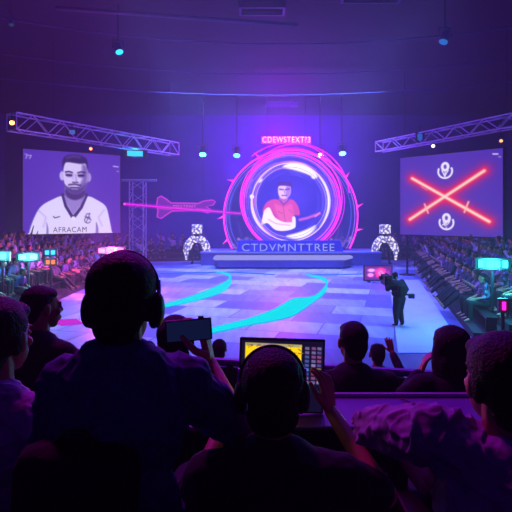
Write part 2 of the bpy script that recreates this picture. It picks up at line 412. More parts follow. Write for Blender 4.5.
def ring_picture():
    R = 3.75*12.82*5.12; cx, cy = 284, 241
    p = Pic(230, 230, cx-R, cy-R, cx+R, cy+R, (66, 48, 208)); rnd = random.Random(3); c = (cx, cy)
    p.ell(c, (165, 165), (50, 40, 190), 12); p.glow((300, 210), (300, 210), 80, (74, 52, 210), .6)
    for k in range(70):
        a = rnd.uniform(0, 360); r = rnd.uniform(168, R-4); col = rnd.choice([(170, 110, 250), (240, 90, 240), (140, 130, 255), (100, 40, 200), (60, 30, 170)])
        p.arc((cx+rnd.uniform(-9, 9), cy+rnd.uniform(-9, 9)), r, a, a+rnd.uniform(25, 110), rnd.uniform(2, 5), col, 2, .75)
    for k in range(14):
        a = rnd.uniform(0, 360); p.arc((cx+rnd.uniform(-4, 4), cy+rnd.uniform(-4, 4)), rnd.uniform(132, 160), a, a+rnd.uniform(20, 70), 2, (110, 90, 245), 2, .6)
    W = (250, 240, 255)
    p.arc(c, 183, 42, 104, 44, (235, 215, 255), 7, 1, True); p.arc(c, 183, 44, 100, 36, W, 4, 1, True)
    p.arc(c, 199, 165, 240, 15, W, 4, 1, True); p.arc(c, 196, 318, 52, 15, W, 4, 1, True); p.arc(c, 176, 262, 318, 32, W, 6, 1, True)
    p.arc(c, 198, 120, 170, 9, (190, 160, 255), 4, .9, True); p.ell((86, 214), (11, 12), W, 3); p.ell((402, 112), (14, 12), W, 4, .8); p.ell((130, 132), (14, 7), (230, 210, 255), 3, 1, -.8)
    # the figure
    p.line([(330, 332), (372, 322), (432, 300)], 13, (196, 86, 190), 4); p.line([(410, 315), (432, 296)], 7, (240, 120, 200), 3)
    p.smooth([(158, 246), (200, 226), (246, 236), (292, 228), (322, 262), (330, 308), (300, 312), (302, 372), (214, 376), (206, 330), (166, 300), (140, 290)], (206, 60, 150), 3)
    p.smooth([(200, 250), (246, 262), (290, 250), (300, 300), (290, 350), (240, 350), (214, 310)], (222, 90, 160), 6, .8)
    p.line([(246, 262), (250, 300), (256, 340)], 3, (150, 60, 150), 2, .8); p.line([(220, 290), (242, 300)], 4, (150, 60, 150), 3, .7); p.line([(275, 280), (292, 296)], 4, (150, 60, 150), 3, .6)
    p.smooth([(150, 284), (176, 270), (202, 318), (250, 344), (296, 346), (306, 372), (262, 388), (206, 384), (166, 350), (136, 356), (140, 318)], (246, 226, 250), 3)
    p.line([(170, 330), (210, 352), (280, 360)], 4, (190, 110, 200), 3, .8); p.smooth([(292, 320), (308, 320), (308, 366), (294, 360)], (246, 226, 250), 3)
    p.poly([(228, 205), (268, 205), (272, 236), (246, 250), (222, 236)], (180, 90, 170), 3)
    p.smooth([(220, 168), (224, 150), (250, 146), (280, 150), (285, 170), (282, 200), (266, 220), (248, 226), (230, 218), (220, 196)], (228, 190, 232), 3)
    p.smooth([(262, 160), (284, 165), (282, 200), (266, 220), (258, 200)], (170, 120, 210), 4, .8)
    p.smooth([(214, 176), (216, 150), (230, 140), (256, 136), (284, 142), (292, 158), (288, 180), (282, 162), (250, 158), (224, 160)], (74, 36, 150), 3)
    p.line([(228, 176), (244, 178)], 6, (74, 36, 140), 3); p.line([(258, 178), (276, 175)], 6, (74, 36, 140), 3); p.line([(250, 180), (254, 196)], 4, (150, 100, 190), 2)
    p.line([(240, 208), (264, 207)], 5, (90, 40, 140), 3)
    p.line([(228, 232), (248, 256), (272, 232)], 5, (90, 40, 150), 2)
    mask = np.hypot(p.X-cx, p.Y-cy) < R*.995
    return p, mask

M['pic'] = emit_attr('screen_picture', 1.05); M['pic_bright'] = emit_attr('ring_picture', 1.32)

def text_mesh(s, size, extrude=.01, bold=0):
    cu = bpy.data.curves.new('t', 'FONT'); cu.body = s; cu.size = size; cu.extrude = extrude; cu.offset = 0
    cu.space_character = 1.15; cu.align_x = 'CENTER'; cu.align_y = 'CENTER'
    o = bpy.data.objects.new('t', cu); COL.objects.link(o); bpy.context.view_layer.update()
    me = bpy.data.meshes.new_from_object(o.evaluated_get(bpy.context.evaluated_depsgraph_get()))
    bpy.data.objects.remove(o); return me
def frame_matrix(center, xdir, n):
    """columns: x along the text, y up, z toward the reader (n)"""
    x = V(xdir).normalized(); z = V(n).normalized(); y = z.cross(x)
    m = Matrix((x, y, z)).transposed().to_4x4(); m.translation = V(center); return m
def place_text(s, size, center, xdir, n, m, parent, name='lettering', width=None, extrude=.01, bold=0):
    me = text_mesh(s, size, extrude, bold)
    xs = [v.co.x for v in me.vertices]
    if width: me.transform(Matrix.Scale(width/(max(xs)-min(xs)), 4, (1, 0, 0)))
    me.transform(frame_matrix(center, xdir, n)); me.materials.clear()
    return link(name, me, m, parent)

def big_screen(L, R, z0, z1, pic, label, extra=None):
    L = V(L); R = V(R); mid = (L+R)/2; d = (R-L).normalized(); n = V((d.y, -d.x, 0))      # n faces the audience
    root = empty('video_screen', (mid.x, mid.y, 0), label, 'screen')
    def l(p, z, off=0): q = p+n*off-mid; return (q.x, q.y, z)
    link('display', picture_mesh('display', pic, l(L, z1, .03), l(R, z1, .03), l(L, z0, .03), l(R, z0, .03)), M['pic'], root)
    rot = Matrix.Rotation(math.atan2(d.y, d.x), 3, 'Z'); W = (R-L).length
    q = -n*.12; MB().box((q.x, q.y, (z0+z1)/2), (W+.16, .24, z1-z0+.16), rot, .02).build('cabinet', M['plastic'], root)
    for s in (-1, 1):
        q = d*s*(W/2-.25)-n*.36
        MB().tube([(q.x, q.y, 0), (q.x, q.y, z1-.3)], .07).box((q.x, q.y, .03), (.7, .7, .06), rot).build('support_post', M['dark_metal'], root)
        for zz in (z1-.6, z0+.5): MB().box((q.x+n.x*.08, q.y+n.y*.08, zz), (.3, .2, .2), rot).build('bracket', M['dark_metal'], root)
    if extra: extra(root, lambda u, v, off=.05: V(l(L+(R-L)*u, z1+(z0-z1)*v, off)), d, n)
    return root
def jersey_text(root, at, d, n):
    place_text('AFRACAM', .46, at(.46, .955), d, n, emit('jersey_print', (52, 34, 104), .9), root, 'jersey_lettering', 1.95, .004, .012)
big_screen((-13.43, 28.8, 0), (-8.70, 32, 0), 2.6, 7.53, portrait(), 'big square screen showing a violet portrait of a man in a white jersey', jersey_text)
big_screen((8.96, 31, 0), (13.09, 26.5, 0), 2.53, 7.25, sabers(), 'big square screen showing two crossed glowing red swords and two white crests')

# ------------------------------------------------------------------ trusses
def truss(A, B, s, label, drops=(), hang=13.8, nb=14):
    A = V(A); B = V(B); d = (B-A).normalized(); sd = V((-d.y, d.x, 0)); root = empty('lighting_truss', A, label, 'truss'); h = s/2
    L = (B-A).length; cor = [(1, 1), (1, -1), (-1, -1), (-1, 1)]
    def q(t, c): return d*t+sd*h*c[0]+V((0, 0, h*c[1]))
    for c in cor: MB().tube([q(0, c), q(L, c)], .05).build('chord', M['steel'], root)
    for i in range(nb):
        t0, t1 = L*i/nb, L*(i+1)/nb
        for k in range(4):
            a, b = cor[k], cor[(k+1) % 4]
            if (i+k) % 2: a, b = b, a
            MB().tube([q(t0, a), q(t1, b)], .034, 6).build('brace', M['steel'], root)
    for t in (0, L): MB().tube([q(t, c) for c in cor], .04, 6, True).build('end_frame', M['steel'], root)
    for f in (.2, .8): MB().tube([d*L*f+V((0, 0, h)), d*L*f+V((0, 0, hang-A.z))], .02, 6).build('hoist_cable', M['dark_metal'], root)
    return root
truss((-13.2, 27, 8.75), (-6.2, 38, 8.75), .9, 'long aluminium lighting truss above the portrait screen')
truss((14.6, 24.5, 8.7), (9.0, 36.5, 8.7), .7, 'long aluminium lighting truss above the crossed swords screen')
def tower(x, y, h, s, lab):
    root = empty('truss_tower', (x, y, 0), lab, 'truss'); hs = s/2; cor = [(hs, hs), (hs, -hs), (-hs, -hs), (-hs, hs)]
    for c in cor: MB().tube([(c[0], c[1], .05), (c[0], c[1], h)], .05).build('chord', M['steel'], root)
    n = 8
    for i in range(n):
        for k in range(4):
            a, b = cor[k], cor[(k+1) % 4]
            if i % 2: a, b = b, a
            MB().tube([(*a, .1+h*i/n), (*b, .1+(h-.1)*(i+1)/n)], .024, 6).build('brace', M['steel'], root)
    MB().box((0, 0, .03), (s+.5, s+.5, .06)).build('base_plate', M['dark_metal'], root)
    MB().tube([(-hs-.9, 0, h+.1), (hs+.9, 0, h+.1)], .1).build('top_bar', M['steel'], root)
    return root
tower(-8.75, 37, 6.2, 1.0, 'upright truss tower between the portrait screen and the pink fish sign')

# ------------------------------------------------------------------ lamps
POSTS = [(-12.4, 29.5), (-9.4, 31.5), (9.3, 30.6), (12.8, 26.9)]
def led_bar(name, c, w_, h_, n, yaw, col, label, cat='lamp', strength=4, glow=120, post=True, group=None):
    c = V(c); POSTS.append((c.x, c.y)); root = empty(name, (c.x, c.y, 0 if post else c.z), label, cat, group, rz=yaw); z = c.z if post else 0
    MB().box((0, .08, z), (w_+.12, .14, h_+.12), None, .02).build('housing', M['plastic'], root)
    e = emit(name+'_light', col, strength)
    for i in range(n):
        MB().box((-w_/2+w_*(i+.5)/n, 0, z), (w_/n*.66, .06, h_*.85), None, .015).build('lens', e, root)
    if post: MB().tube([(0, .12, .0), (0, .12, z-h_/2)], .05).box((0, .12, .03), (.6, .5, .05)).build('stand', M['dark_metal'], root)
    else: MB().tube([(0, .12, h_/2), (0, .12, h_/2+.55)], .03).build('hanger', M['dark_metal'], root)
    if glow: 
        R_ = Matrix.Rotation(yaw, 3, 'Z') @ V((0, -.35, 0)); point(name+'_glow', (c.x+R_.x, c.y+R_.y, c.z), col, glow, .25)
    return root
led_bar('blinder_light', P(111, 250.5, 24), 1.3, .24, 3, .1, (255, 90, 205), 'bright magenta three-cell light bar above the headphone wearer', strength=6, glow=1500)
led_bar('blinder_light', P(28, 257, 20), .8, .24, 2, .3, (90, 230, 250), 'cyan two-cell light in the left stand near the left edge', strength=6, glow=260)
led_bar('blinder_light', P(2, 256, 18), .4, .26, 1, .3, (100, 235, 250), 'cyan single-cell light cut by the left edge', strength=2.5, glow=120)
led_bar('blinder_light', P(50, 252.5, 22), .5, .22, 2, .2, (60, 190, 255), 'small blue light above the orange one in the left stand', strength=2, glow=25)
led_bar('blinder_light', P(50.5, 262, 21), .42, .2, 2, .2, (255, 110, 60), 'small orange light in the left stand', strength=2, glow=15)
led_bar('blinder_light', P(493, 264, 15.2), .9, .26, 4, -.3, (50, 215, 240), 'cyan four-cell light bar at the right edge below the swords screen', strength=5, glow=450)
led_bar('accent_light', P(504, 306, 13.2), .14, .26, 1, -.2, (255, 30, 190), 'small magenta light low at the right edge', strength=2, glow=6)
led_bar('wash_light', P(135, 153.5, 34.7), 1.6, .42, 1, .3, (40, 190, 235), 'flat cyan light panel hanging right of the portrait screen', strength=1.6, glow=90, post=False)
led_bar('wash_light', P(72, 132, 29.9), .5, .3, 1, .3, (70, 130, 230), 'dim blue light panel on the left truss', strength=.6, glow=0, post=False)
led_bar('wash_light', P(420, 137, 32.3), .45, .5, 1, -.3, (50, 110, 230), 'dim blue light panel on the right truss', strength=.6, glow=0, post=False)

def moving_head(p, target, col, label, strength=8, beam=300, ang=14, size=.16, hang=1.0, group=None):
    p = V(p); root = empty('stage_light', p, label, 'lamp', group)
    d = (V(target)-p).normalized(); R = d.to_track_quat('-Z', 'Y').to_matrix()
    s = size
    MB().tube([R@V((0, 0, s*1.6)), R@V((0, 0, s*1.1)), R@V((0, 0, -s)), R@V((0, 0, -s*1.2))], [s*.5, s*.8, s, s*1.02], 16).build('housing', M['plastic'], root, smooth=True)
    MB().tube([R@V((0, 0, -s*1.18)), R@V((0, 0, -s*1.3))], s*.9, 16).build('lens', emit('stage_light_lens', col, strength), root)
    y = MB(); y.tube([(-s*1.3, 0, 0), (-s*1.3, 0, s*1.9), (s*1.3, 0, s*1.9), (s*1.3, 0, 0)], s*.15, 6); y.tube([(0, 0, s*1.9), (0, 0, s*2+hang)], s*.18, 8)
    y.build('yoke', M['dark_metal'], root)
    if beam: spot('stage_light_beam', p+d*(s*1.6), target, col, beam, ang, .4, .06)
    return root
for (px, py, Y, tx, col, lab, b) in [
    (203, 151, 42, 203, (60, 190, 255), 'leftmost cyan spotlight above the pink fish sign', 260),
    (237, 152, 42, 233, (40, 120, 255), 'dim blue spotlight just left of the ring top', 120),
    (320, 152, 42, 322, (110, 200, 255), 'small pale blue spotlight at the right of the ring top', 160),
    (342, 150, 42, 345, (60, 190, 255), 'bright cyan spotlight right of the pink sign', 300)]:
    p = P(px, py, Y); moving_head(p, (P(tx, 250, Y).x, Y-5, 0.5), col, lab, 16, b*7, 22, .3, 13.8-p.z-.4)
moving_head(P(118, 48, 24), (-2, 20, 0), (40, 190, 245), 'round blue moving head lamp under the dark ceiling at upper left', 2.2, 900, 16, .2, 1.7)
moving_head(P(445, 37, 23), (4, 20, 0), (40, 120, 220), 'dim round blue moving head lamp under the ceiling at upper right', .8, 200, 16, .22, 1.48)
moving_head(P(11, 22, 23), (-8, 20, 0), (30, 120, 150), 'faint teal ceiling lamp in the top left corner', .3, 0, 16, .12, .8)
moving_head(P(12, 121, 26.6), (-9, 18, 0), (255, 150, 60), 'orange lamp on the near end of the left truss', 12, 30, 60, .14, .5)
moving_head(P(91, 148, 31.6), (-9, 24, 3), (255, 130, 60), 'small orange lamp above the portrait screen', 6, 0, 40, .1, .55)
moving_head(P(433, 145, 31.5), (9, 24, 3), (255, 215, 200), 'small white lamp above the swords screen', 7, 0, 40, .11, .2)
moving_head(P(501, 140, 27.3), (10, 20, 3), (255, 170, 110), 'small dim orange lamp at the right end of the right truss', 2, 0, 40, .1, .95)

# ------------------------------------------------------------------ stage with ring
st = empty('stage', (1.75, 37.5, 0), 'low two-level blue stage under the glowing ring', 'stage')
def loc(x, y, z): return (x-1.75, y-37.5, z)
MB().prism([loc(-2.6, 34.6, .12), loc(6.1, 34.6, .12), loc(6.9, 36.2, .12), loc(6.9, 37.2, .12), loc(-2.9, 37.2, .12), loc(-2.9, 35.2, .12)], (0, 0, .5)).build('front_step', M['stage'], st)
MB().prism([loc(-2.75, 34.5, .62), loc(6.15, 34.5, .62), loc(7.0, 36.2, .62), loc(7.0, 37.2, .62), loc(-3, 37.2, .62), loc(-3, 35.0, .62)], (0, 0, .14)).build('step_edge', M['edge'], st)
MB().prism([loc(-2.4, 34.8, 0), loc(5.9, 34.8, 0), loc(6.7, 36.3, 0), loc(6.7, 37.2, 0), loc(-2.8, 37.2, 0), loc(-2.8, 35.3, 0)], (0, 0, .12)).build('plinth', M['black'], st)
MB().box(loc(2.6, 39.2, .45), (13.4, 4, .9)).build('rear_deck', M['stage'], st)
MB().box(loc(2.6, 39.2, .95), (13.5, 4.1, .1)).build('deck_edge', mat('deck_edge', (150, 150, 220), .4), st)

sg = empty('stage_sign', (2.3, 37.35, 0), 'wide blue lettered sign panel below the ring', 'sign')
MB().prism([(-3.8, 0, .76), (4.3, 0, .76), (4.0, 0, 1.85), (-3.6, 0, 1.85)], (0, .25, 0)).build('panel', mat('sign_panel', (60, 56, 190), .4), sg)
place_text('CTDVMNTTREE', .8, (0.1, -.03, 1.3), (1, 0, 0), (0, -1, 0), emit('sign_letters', (150, 160, 255), 1), sg, width=6.9, extrude=.03, bold=.002)

CX, RY, CZ = 2.7, 39.0, 4.77
rg = empty('ring_display', (CX, RY, 1.0), 'huge round glowing ring display with a figure in a pink shirt inside', 'display')
pic, mask = ring_picture(); RR = 3.75; zc = CZ-1.0
o = link('round_screen', picture_mesh('round_screen', pic, (-RR, -.1, zc+RR), (RR, -.1, zc+RR), (-RR, -.1, zc-RR), (RR, -.1, zc-RR), mask[:-1, :-1]), M['pic_bright'], rg)
b = MB(); b.tube([(0, 0, zc), (0, .3, zc)], RR, 72); b.build('screen_housing', M['black'], rg)
def ring_arc(name, c, r, th, col, strength, a0=0, a1=360, wob=0, y=-.15, seed=0):
    rn = random.Random(seed); ph = rn.uniform(0, 6); pts = []
    for a in np.linspace(a0, a1, 120 if a1-a0 < 360 else 121)[: None if a1-a0 < 360 else -1]:
        t = math.radians(a); rr = r+wob*math.sin(3*t+ph); z = c[1]+rr*math.sin(t)
        if z < 0.08: continue
        pts.append((c[0]+rr*math.cos(t), y, z))
    return MB().tube(pts, th, 8, a1-a0 >= 360).build(name, emit(name+'_neon', col, strength), rg, smooth=True)
zo = 3.65-1.0
ring_arc('outer_ring', (0, zo), 5.2, .065, (250, 40, 225), 1.7, -31, 211)
ring_arc('outer_ring', (0, zo), 5.02, .04, (150, 110, 255), 1.0, -30, 210, .03, -.1)
ring_arc('outer_ring', (0, zo+.1), 4.75, .03, (90, 90, 250), 1.0, -31, 211, .05, -.1)
ring_arc('middle_ring', (0, zc), 3.8, .075, (255, 30, 230), 1.7, 0, 360, 0, -.2)
ring_arc('middle_ring', (0.05, zc+.1), 3.95, .05, (235, 50, 235), 1.4, -65, 245, .04, -.15, 2)
ring_arc('middle_ring', (-.05, zc), 3.62, .035, (240, 70, 240), 1.3, 0, 360, .05, -.2, 3)
ring_arc('middle_ring', (-.08, zc+.05), 3.72, .03, (225, 50, 240), 1.3, 100, 260, .05, -.2, 4)
ring_arc('middle_ring', (.1, zc+.12), 4.05, .035, (220, 30, 240), 1.2, -60, 150, .05, -.2, 9)
ring_arc('swirl_band', (0.45, zc+.35), 4.15, .07, (230, 30, 235), 1.2, 5, 150, .03, -.1, 5)
ring_arc('swirl_band', (-.2, zc+.15), 4.45, .05, (235, 40, 235), 1.2, 40, 130, .03, -.1, 6)
ring_arc('inner_ring', (0, zc), 3.02, .04, (225, 190, 255), 1.4, 0, 360, 0, -.16)
ring_arc('inner_ring', (0, zc), 2.72, .025, (180, 160, 255), 1.2, 0, 360, .03, -.16, 8)
# glassy blue sheet between the rings, cut at the deck
gp = Pic(180, 140, -5.2, 7.95, 5.2, .05, (52, 40, 190)); rn = random.Random(11)
for k in range(26):
    a = rn.uniform(0, 180); gp.arc((rn.uniform(-.2, .2), zo+rn.uniform(-.2, .2)), rn.uniform(4, 5.1), a, a+rn.uniform(15, 60), rn.uniform(.04, .09), rn.choice([(90, 80, 240), (150, 70, 240), (70, 60, 220), (110, 100, 250)]), .05, .7)
for k in range(50): gp.ell((rn.choice([-1, 1])*rn.uniform(3, 5.0), rn.uniform(0.1, 1.0)), (rn.uniform(.05, .2), rn.uniform(.04, .14)), rn.choice([(250, 190, 250), (225, 100, 230), (170, 140, 255)]), .06, .8)
gm = (np.hypot(gp.X, gp.Y-zo) < 5.15)
me = picture_mesh('back_sheet', gp, (-5.2, .12, 7.95), (5.2, .12, 7.95), (-5.2, .12, .05), (5.2, .12, .05), gm[:-1, :-1])
link('back_sheet', me, emit_attr('back_sheet_picture', .55), rg)
for a in (35, 62, 118, 148, 180, 200, -12, 8):
    t = math.radians(a); u = V((math.cos(t), 0, math.sin(t))); v = V((-u.z, 0, u.x)); c = V((0, -.15, zo))+u*5.2
    MB().prism([c-v*.12, c+v*.12, c+u*.55+v*.22], (0, .06, 0)).build('spike', emit('spike_neon', (250, 50, 200), 1.4), rg)
for s in (-1, 1): MB().box((s*4.2, .35, 1.0), (.2, .3, 2.0)).build('brace_post', M['dark_metal'], rg)
MB().box((0, .35, .7), (8.6, .3, .2)).build('cross_beam', M['dark_metal'], rg)

# pink marquee above
mq = empty('marquee_sign', (1.7+.85, 42, 0), 'small bright pink lettered sign hanging above the ring', 'sign')
zt = CH-(140-217)/500*42
MB().box((0, .1, zt), (4.2, .14, .62), None, .03).build('backing', emit('pink_backing', (235, 30, 225), 1.1), mq)
place_text('CDEWSTEXT?3', .7, (0, -.02, zt), (1, 0, 0), (0, -1, 0), emit('marquee_letters', (255, 195, 250), 2.0), mq, width=4.0, extrude=.03, bold=.02)
for s in (-1, 1): MB().tube([(s*1.6, .1, zt+.36), (s*1.6, .1, 13.8)], .025, 6).build('hanging_cable', M['dark_metal'], mq)

# pink fish-shaped hanging sign and laser
fs = empty('hanging_sign', P(186, 207, 38), 'pink fish-shaped neon sign hanging left of the ring', 'sign')
k = 38/500
def F(px, py, y=0): return V(((px-186)*k, y, -(py-207)*k))
body = [(157.5, 198), (161, 196), (166, 199), (171, 203), (185, 203), (198, 203.5), (204, 201), (212, 200), (215.5, 201.5), (213, 205), (206, 206.5), (213, 211), (208, 213), (200, 210.5), (172, 211), (166, 215), (161, 218.5), (157, 217), (158, 211), (156.5, 205)]
MB().prism([F(*p, .1) for p in body], (0, .1, 0)).build('panel', emit('fish_panel', (130, 30, 190), .75), fs)
MB().tube([F(*p, .04) for p in body], .05, 6, True).build('neon_outline', emit('fish_neon', (235, 50, 220), .9), fs)
for q in ([(158, 208), (165, 209), (172, 209)], [(196, 208.5), (204, 209.5), (210, 210)]): MB().tube([F(*p, .04) for p in q], .04, 6).build('neon_stripe', emit('fish_neon2', (240, 70, 220), .9), fs)
place_text('MESTENT', .3, F(184.5, 206.4, .07), (1, 0, 0), (0, -1, 0), emit('fish_letters', (250, 110, 235), 1), fs, width=1.75, extrude=.02)
for px in (170, 203): MB().tube([F(px, 203, .15), V(((px-186)*k, .15, 13.8-fs.location.z))], .02, 6).build('hanging_cable', M['dark_metal'], fs)
pz = empty('laser_projector', P(121, 204, 32.2), 'small laser projector on the right edge of the portrait screen', 'projector')
MB().box((.05, 0, 0), (.3, .35, .22), None, .02).build('housing', M['plastic'], pz); MB().tube([(.2, 0, 0), (.26, 0, 0)], .05, 10).build('lens', emit('laser_lens', (255, 60, 230), 4), pz)
a, b_ = P(121, 204, 32.2)+V((.28, 0, 0)), V((CX-3.9, 38.6, CZ-.9))
lb = MB().tube([a, b_], .045, 8).build('laser_beam', emit('laser', (245, 20, 225), 1.3, .9)); tag(lb, 'thin magenta laser beam crossing from the portrait screen to the ring', 'laser beam')
lb = MB().tube([a, b_], .16, 10).build('laser_halo', emit('laser_halo', (200, 20, 235), .8, .25), lb)
lb.name = 'halo'

# ------------------------------------------------------------------ people
def _cap(bm, p0, p1, r0, r1, seg=12):
    p0, p1 = V(p0), V(p1); d = p1-p0
    L = d.length
    if L < 1e-5: d = V((0, 0, 1)); L = 1e-5
    d = d.normalized(); u = d.orthogonal().normalized(); v = d.cross(u); rings = []
    for k in range(1, 5): a = -PI/2+k*PI/8; rings.append((p0+d*(math.sin(a)*r0), math.cos(a)*r0))
    for k in range(0, 4): a = k*PI/8; rings.append((p1+d*(math.sin(a)*r1), math.cos(a)*r1))
    rr = [[bm.verts.new(c+u*math.cos(2*PI*i/seg)*r+v*math.sin(2*PI*i/seg)*r) for i in range(seg)] for c, r in rings]
    a = bm.verts.new(p0-d*r0); b = bm.verts.new(p1+d*r1)
    for i in range(seg):
        j = (i+1) % seg
        bm.faces.new((a, rr[0][j], rr[0][i])); bm.faces.new((b, rr[-1][i], rr[-1][j]))
        for k in range(len(rr)-1): bm.faces.new((rr[k][i], rr[k][j], rr[k+1][j], rr[k+1][i]))
def _ell(bm, c, r, rot=None, u=20, v=14):
    q = bmesh.ops.create_uvsphere(bm, u_segments=u, v_segments=v, radius=1)['verts']
    bmesh.ops.scale(bm, vec=r, verts=q)
    if rot is not None: bmesh.ops.rotate(bm, cent=(0, 0, 0), matrix=rot, verts=q)
    bmesh.ops.translate(bm, vec=V(c), verts=q)
def organic(prims, voxel, smooth=4, disp=0, dscale=20, ridge=0):
    """one continuous skin grown over overlapping capsules ('c') and ellipsoids ('e')"""
    bm = bmesh.new()
    for p in prims:
        if p[0] == 'c': _cap(bm, *p[1:])
        else: _ell(bm, *p[1:])
    me = bpy.data.meshes.new('o'); bm.to_mesh(me); bm.free()
    o = bpy.data.objects.new('o', me); COL.objects.link(o)
    m = o.modifiers.new('r', 'REMESH'); m.mode = 'VOXEL'; m.voxel_size = voxel; m.use_smooth_shade = True
    if smooth: k = o.modifiers.new('s', 'SMOOTH'); k.factor = .5; k.iterations = smooth
    bpy.context.view_layer.update()
    r = bpy.data.meshes.new_from_object(o.evaluated_get(bpy.context.evaluated_depsgraph_get()))
    bpy.data.objects.remove(o); bpy.data.meshes.remove(me)
    r.polygons.foreach_set('use_smooth', [True]*len(r.polygons))
    if disp:
        ns = [v.normal.copy() for v in r.vertices]
        for v, n in zip(r.vertices, ns):
            c = v.co
            v.co += n*disp*(noise.noise(V((c.x*dscale*1.3, c.y*dscale, c.z*dscale*.5)))+.35*noise.noise(c*dscale*2.6))
    if ridge:                                                       # cloth folds: thin raised creases
        ns = [v.normal.copy() for v in r.vertices]
        for v, n in zip(r.vertices, ns):
            c = v.co; a = noise.noise(V((c.x*17, c.y*9+c.z*4, c.z*10))); b = noise.noise(V((c.x*9+5, c.y*14, c.z*19)))
            v.co += n*ridge*((1-min(1, abs(a)*3.2))**2+.7*(1-min(1, abs(b)*3.2))**2)
    return r
def paint(me, rules):
    """rules: (slot, centre, radii) - faces inside the ellipsoid take that slot"""
    for p in me.polygons:
        c = p.center
        for slot, cc, rr in rules:
            if sum(((c[i]-cc[i])/rr[i])**2 for i in range(3)) < 1: p.material_index = slot
def head_prims(R, c, s=1):
    """R rotates head space (face toward +Y) to body space; c head centre"""
    def q(x, y, z): return c+R@(V((x, y, z))*s)
    e = lambda x, y, z, a, b, d, rot=None: ('e', q(x, y, z), (a*s, b*s, d*s), R if rot is None else R@rot)
    cc = lambda a, b, r0, r1: ('c', q(*a), q(*b), r0*s, r1*s)
    return [e(0, -.012, .025, .074, .094, .093), e(0, .028, -.045, .056, .062, .068), e(0, .05, -.092, .03, .028, .022),
            e(0, .062, .03, .05, .018, .02), cc((0, .084, .016), (0, .099, -.022), .008, .0115), cc((-.011, .091, -.026), (.011, .091, -.026), .007, .007),
            e(-.036, .066, -.022, .02, .02, .018), e(.036, .066, -.022, .02, .02, .018),
            cc((-.02, .086, -.056), (.02, .086, -.056), .0075, .0075), cc((-.016, .084, -.067), (.016, .084, -.067), .0075, .0075),
            cc((-.04, .082, .026), (-.016, .088, .022), .006, .006), cc((.04, .082, .026), (.016, .088, .022), .006, .006),
            e(-.03, .082, .004, .012, .009, .008), e(.03, .082, .004, .012, .009, .008),
            e(-.079, -.004, -.005, .012, .02, .034, Matrix.Rotation(-.3, 3, 'Z')), e(.079, -.004, -.005, .012, .02, .034, Matrix.Rotation(.3, 3, 'Z'))]
def face_paint(R, c, s=1):
    def q(x, y, z): return c+R@(V((x, y, z))*s)
    return [(1, q(-.03, .09, .004), (.0105*s,)*2+(.0065*s,)), (1, q(.03, .09, .004), (.0105*s,)*2+(.0065*s,)),
            (2, q(-.03, .093, .004), (.005*s,)*3), (2, q(.03, .093, .004), (.005*s,)*3),
            (3, q(0, .092, -.061), (.026*s, .018*s, .012*s))]
def hand_prims(W, d, n, side, curl=(.3, .35, .4, .5), s=1, spread=.08, thumb=(.75, .35)):
    """W wrist, d toward the fingers, n the way the palm faces, side +1/-1 picks the thumb side (n x d)"""
    d = V(d).normalized(); n = V(n); n = (n-d*n.dot(d)).normalized(); t = n.cross(d)*side; W = V(W); out = []
    K = W+d*.088*s
    for i in range(4):
        o = (.031-.0205*i)*s
        out.append(('c', W+d*.012*s+t*o*.62, K+t*o, .0125*s, .0105*s))
    out.append(('e', W+d*.045*s, (.036*s, .03*s, .013*s), Matrix((t, d, n)).transposed()))
    Ls = (.074, .083, .078, .06)
    for i in range(4):
        o = (.031-.0205*i)*s; p = K+t*o; a = curl[i]*.6; L = Ls[i]*s; fd = (d+t*spread*(1.5-i)).normalized()
        for j, (f, r0, r1) in enumerate(((.46, .0095, .0088), (.3, .0088, .008), (.24, .008, .0068))):
            v = fd*math.cos(a)+n*math.sin(a); p2 = p+v*L*f; out.append(('c', p, p2, r0*s, r1*s)); p = p2; a += curl[i]
    tb = W+d*.022*s+t*.026*s; td = (d*math.cos(thumb[0])+t*math.sin(thumb[0])+n*thumb[1]).normalized()
    m1 = tb+td*.045*s; td2 = (td*.8+d*.45).normalized(); m2 = m1+td2*.032*s; m3 = m2+(td2*.8+d*.3+n*.15).normalized()*.026*s
    out += [('c', tb, m1, .0145*s, .0115*s), ('c', m1, m2, .0115*s, .010*s), ('c', m2, m3, .010*s, .008*s)]
    return out
def hair_mesh(R, c, style, s=1, voxel=.007, seed=0):
    def q(x, y, z): return c+R@(V((x, y, z))*s)
    e = lambda x, y, z, a, b, d: ('e', q(x, y, z), (a*s, b*s, d*s), R)
    pr = [e(0, -.03, .042, .083, .092, .085), e(0, -.062, -.012, .072, .052, .07), e(0, .025, .074, .064, .05, .034)]
    if style == 'short': pr += [e(0, -.07, -.055, .052, .036, .04)]
    if style == 'thick': pr += [e(0, -.03, .052, .09, .1, .087), e(0, .03, .082, .07, .052, .034), e(0, -.07, -.05, .06, .04, .05), e(-.07, -.025, 0, .02, .03, .045), e(.07, -.025, 0, .02, .03, .045)]
    if style == 'round': pr += [e(0, -.03, .04, .09, .1, .092), e(0, -.06, -.05, .075, .05, .06)]
    if style == 'long':
        pr += [e(0, -.03, .04, .094, .1, .09), e(0, -.06, -.08, .095, .055, .12), e(-.075, -.02, -.06, .03, .045, .12), e(.075, -.02, -.06, .03, .045, .12), e(0, -.075, -.2, .088, .04, .11)]
    return organic(pr, voxel, 3, (.002 if style == 'long' else .001)*s, 60)

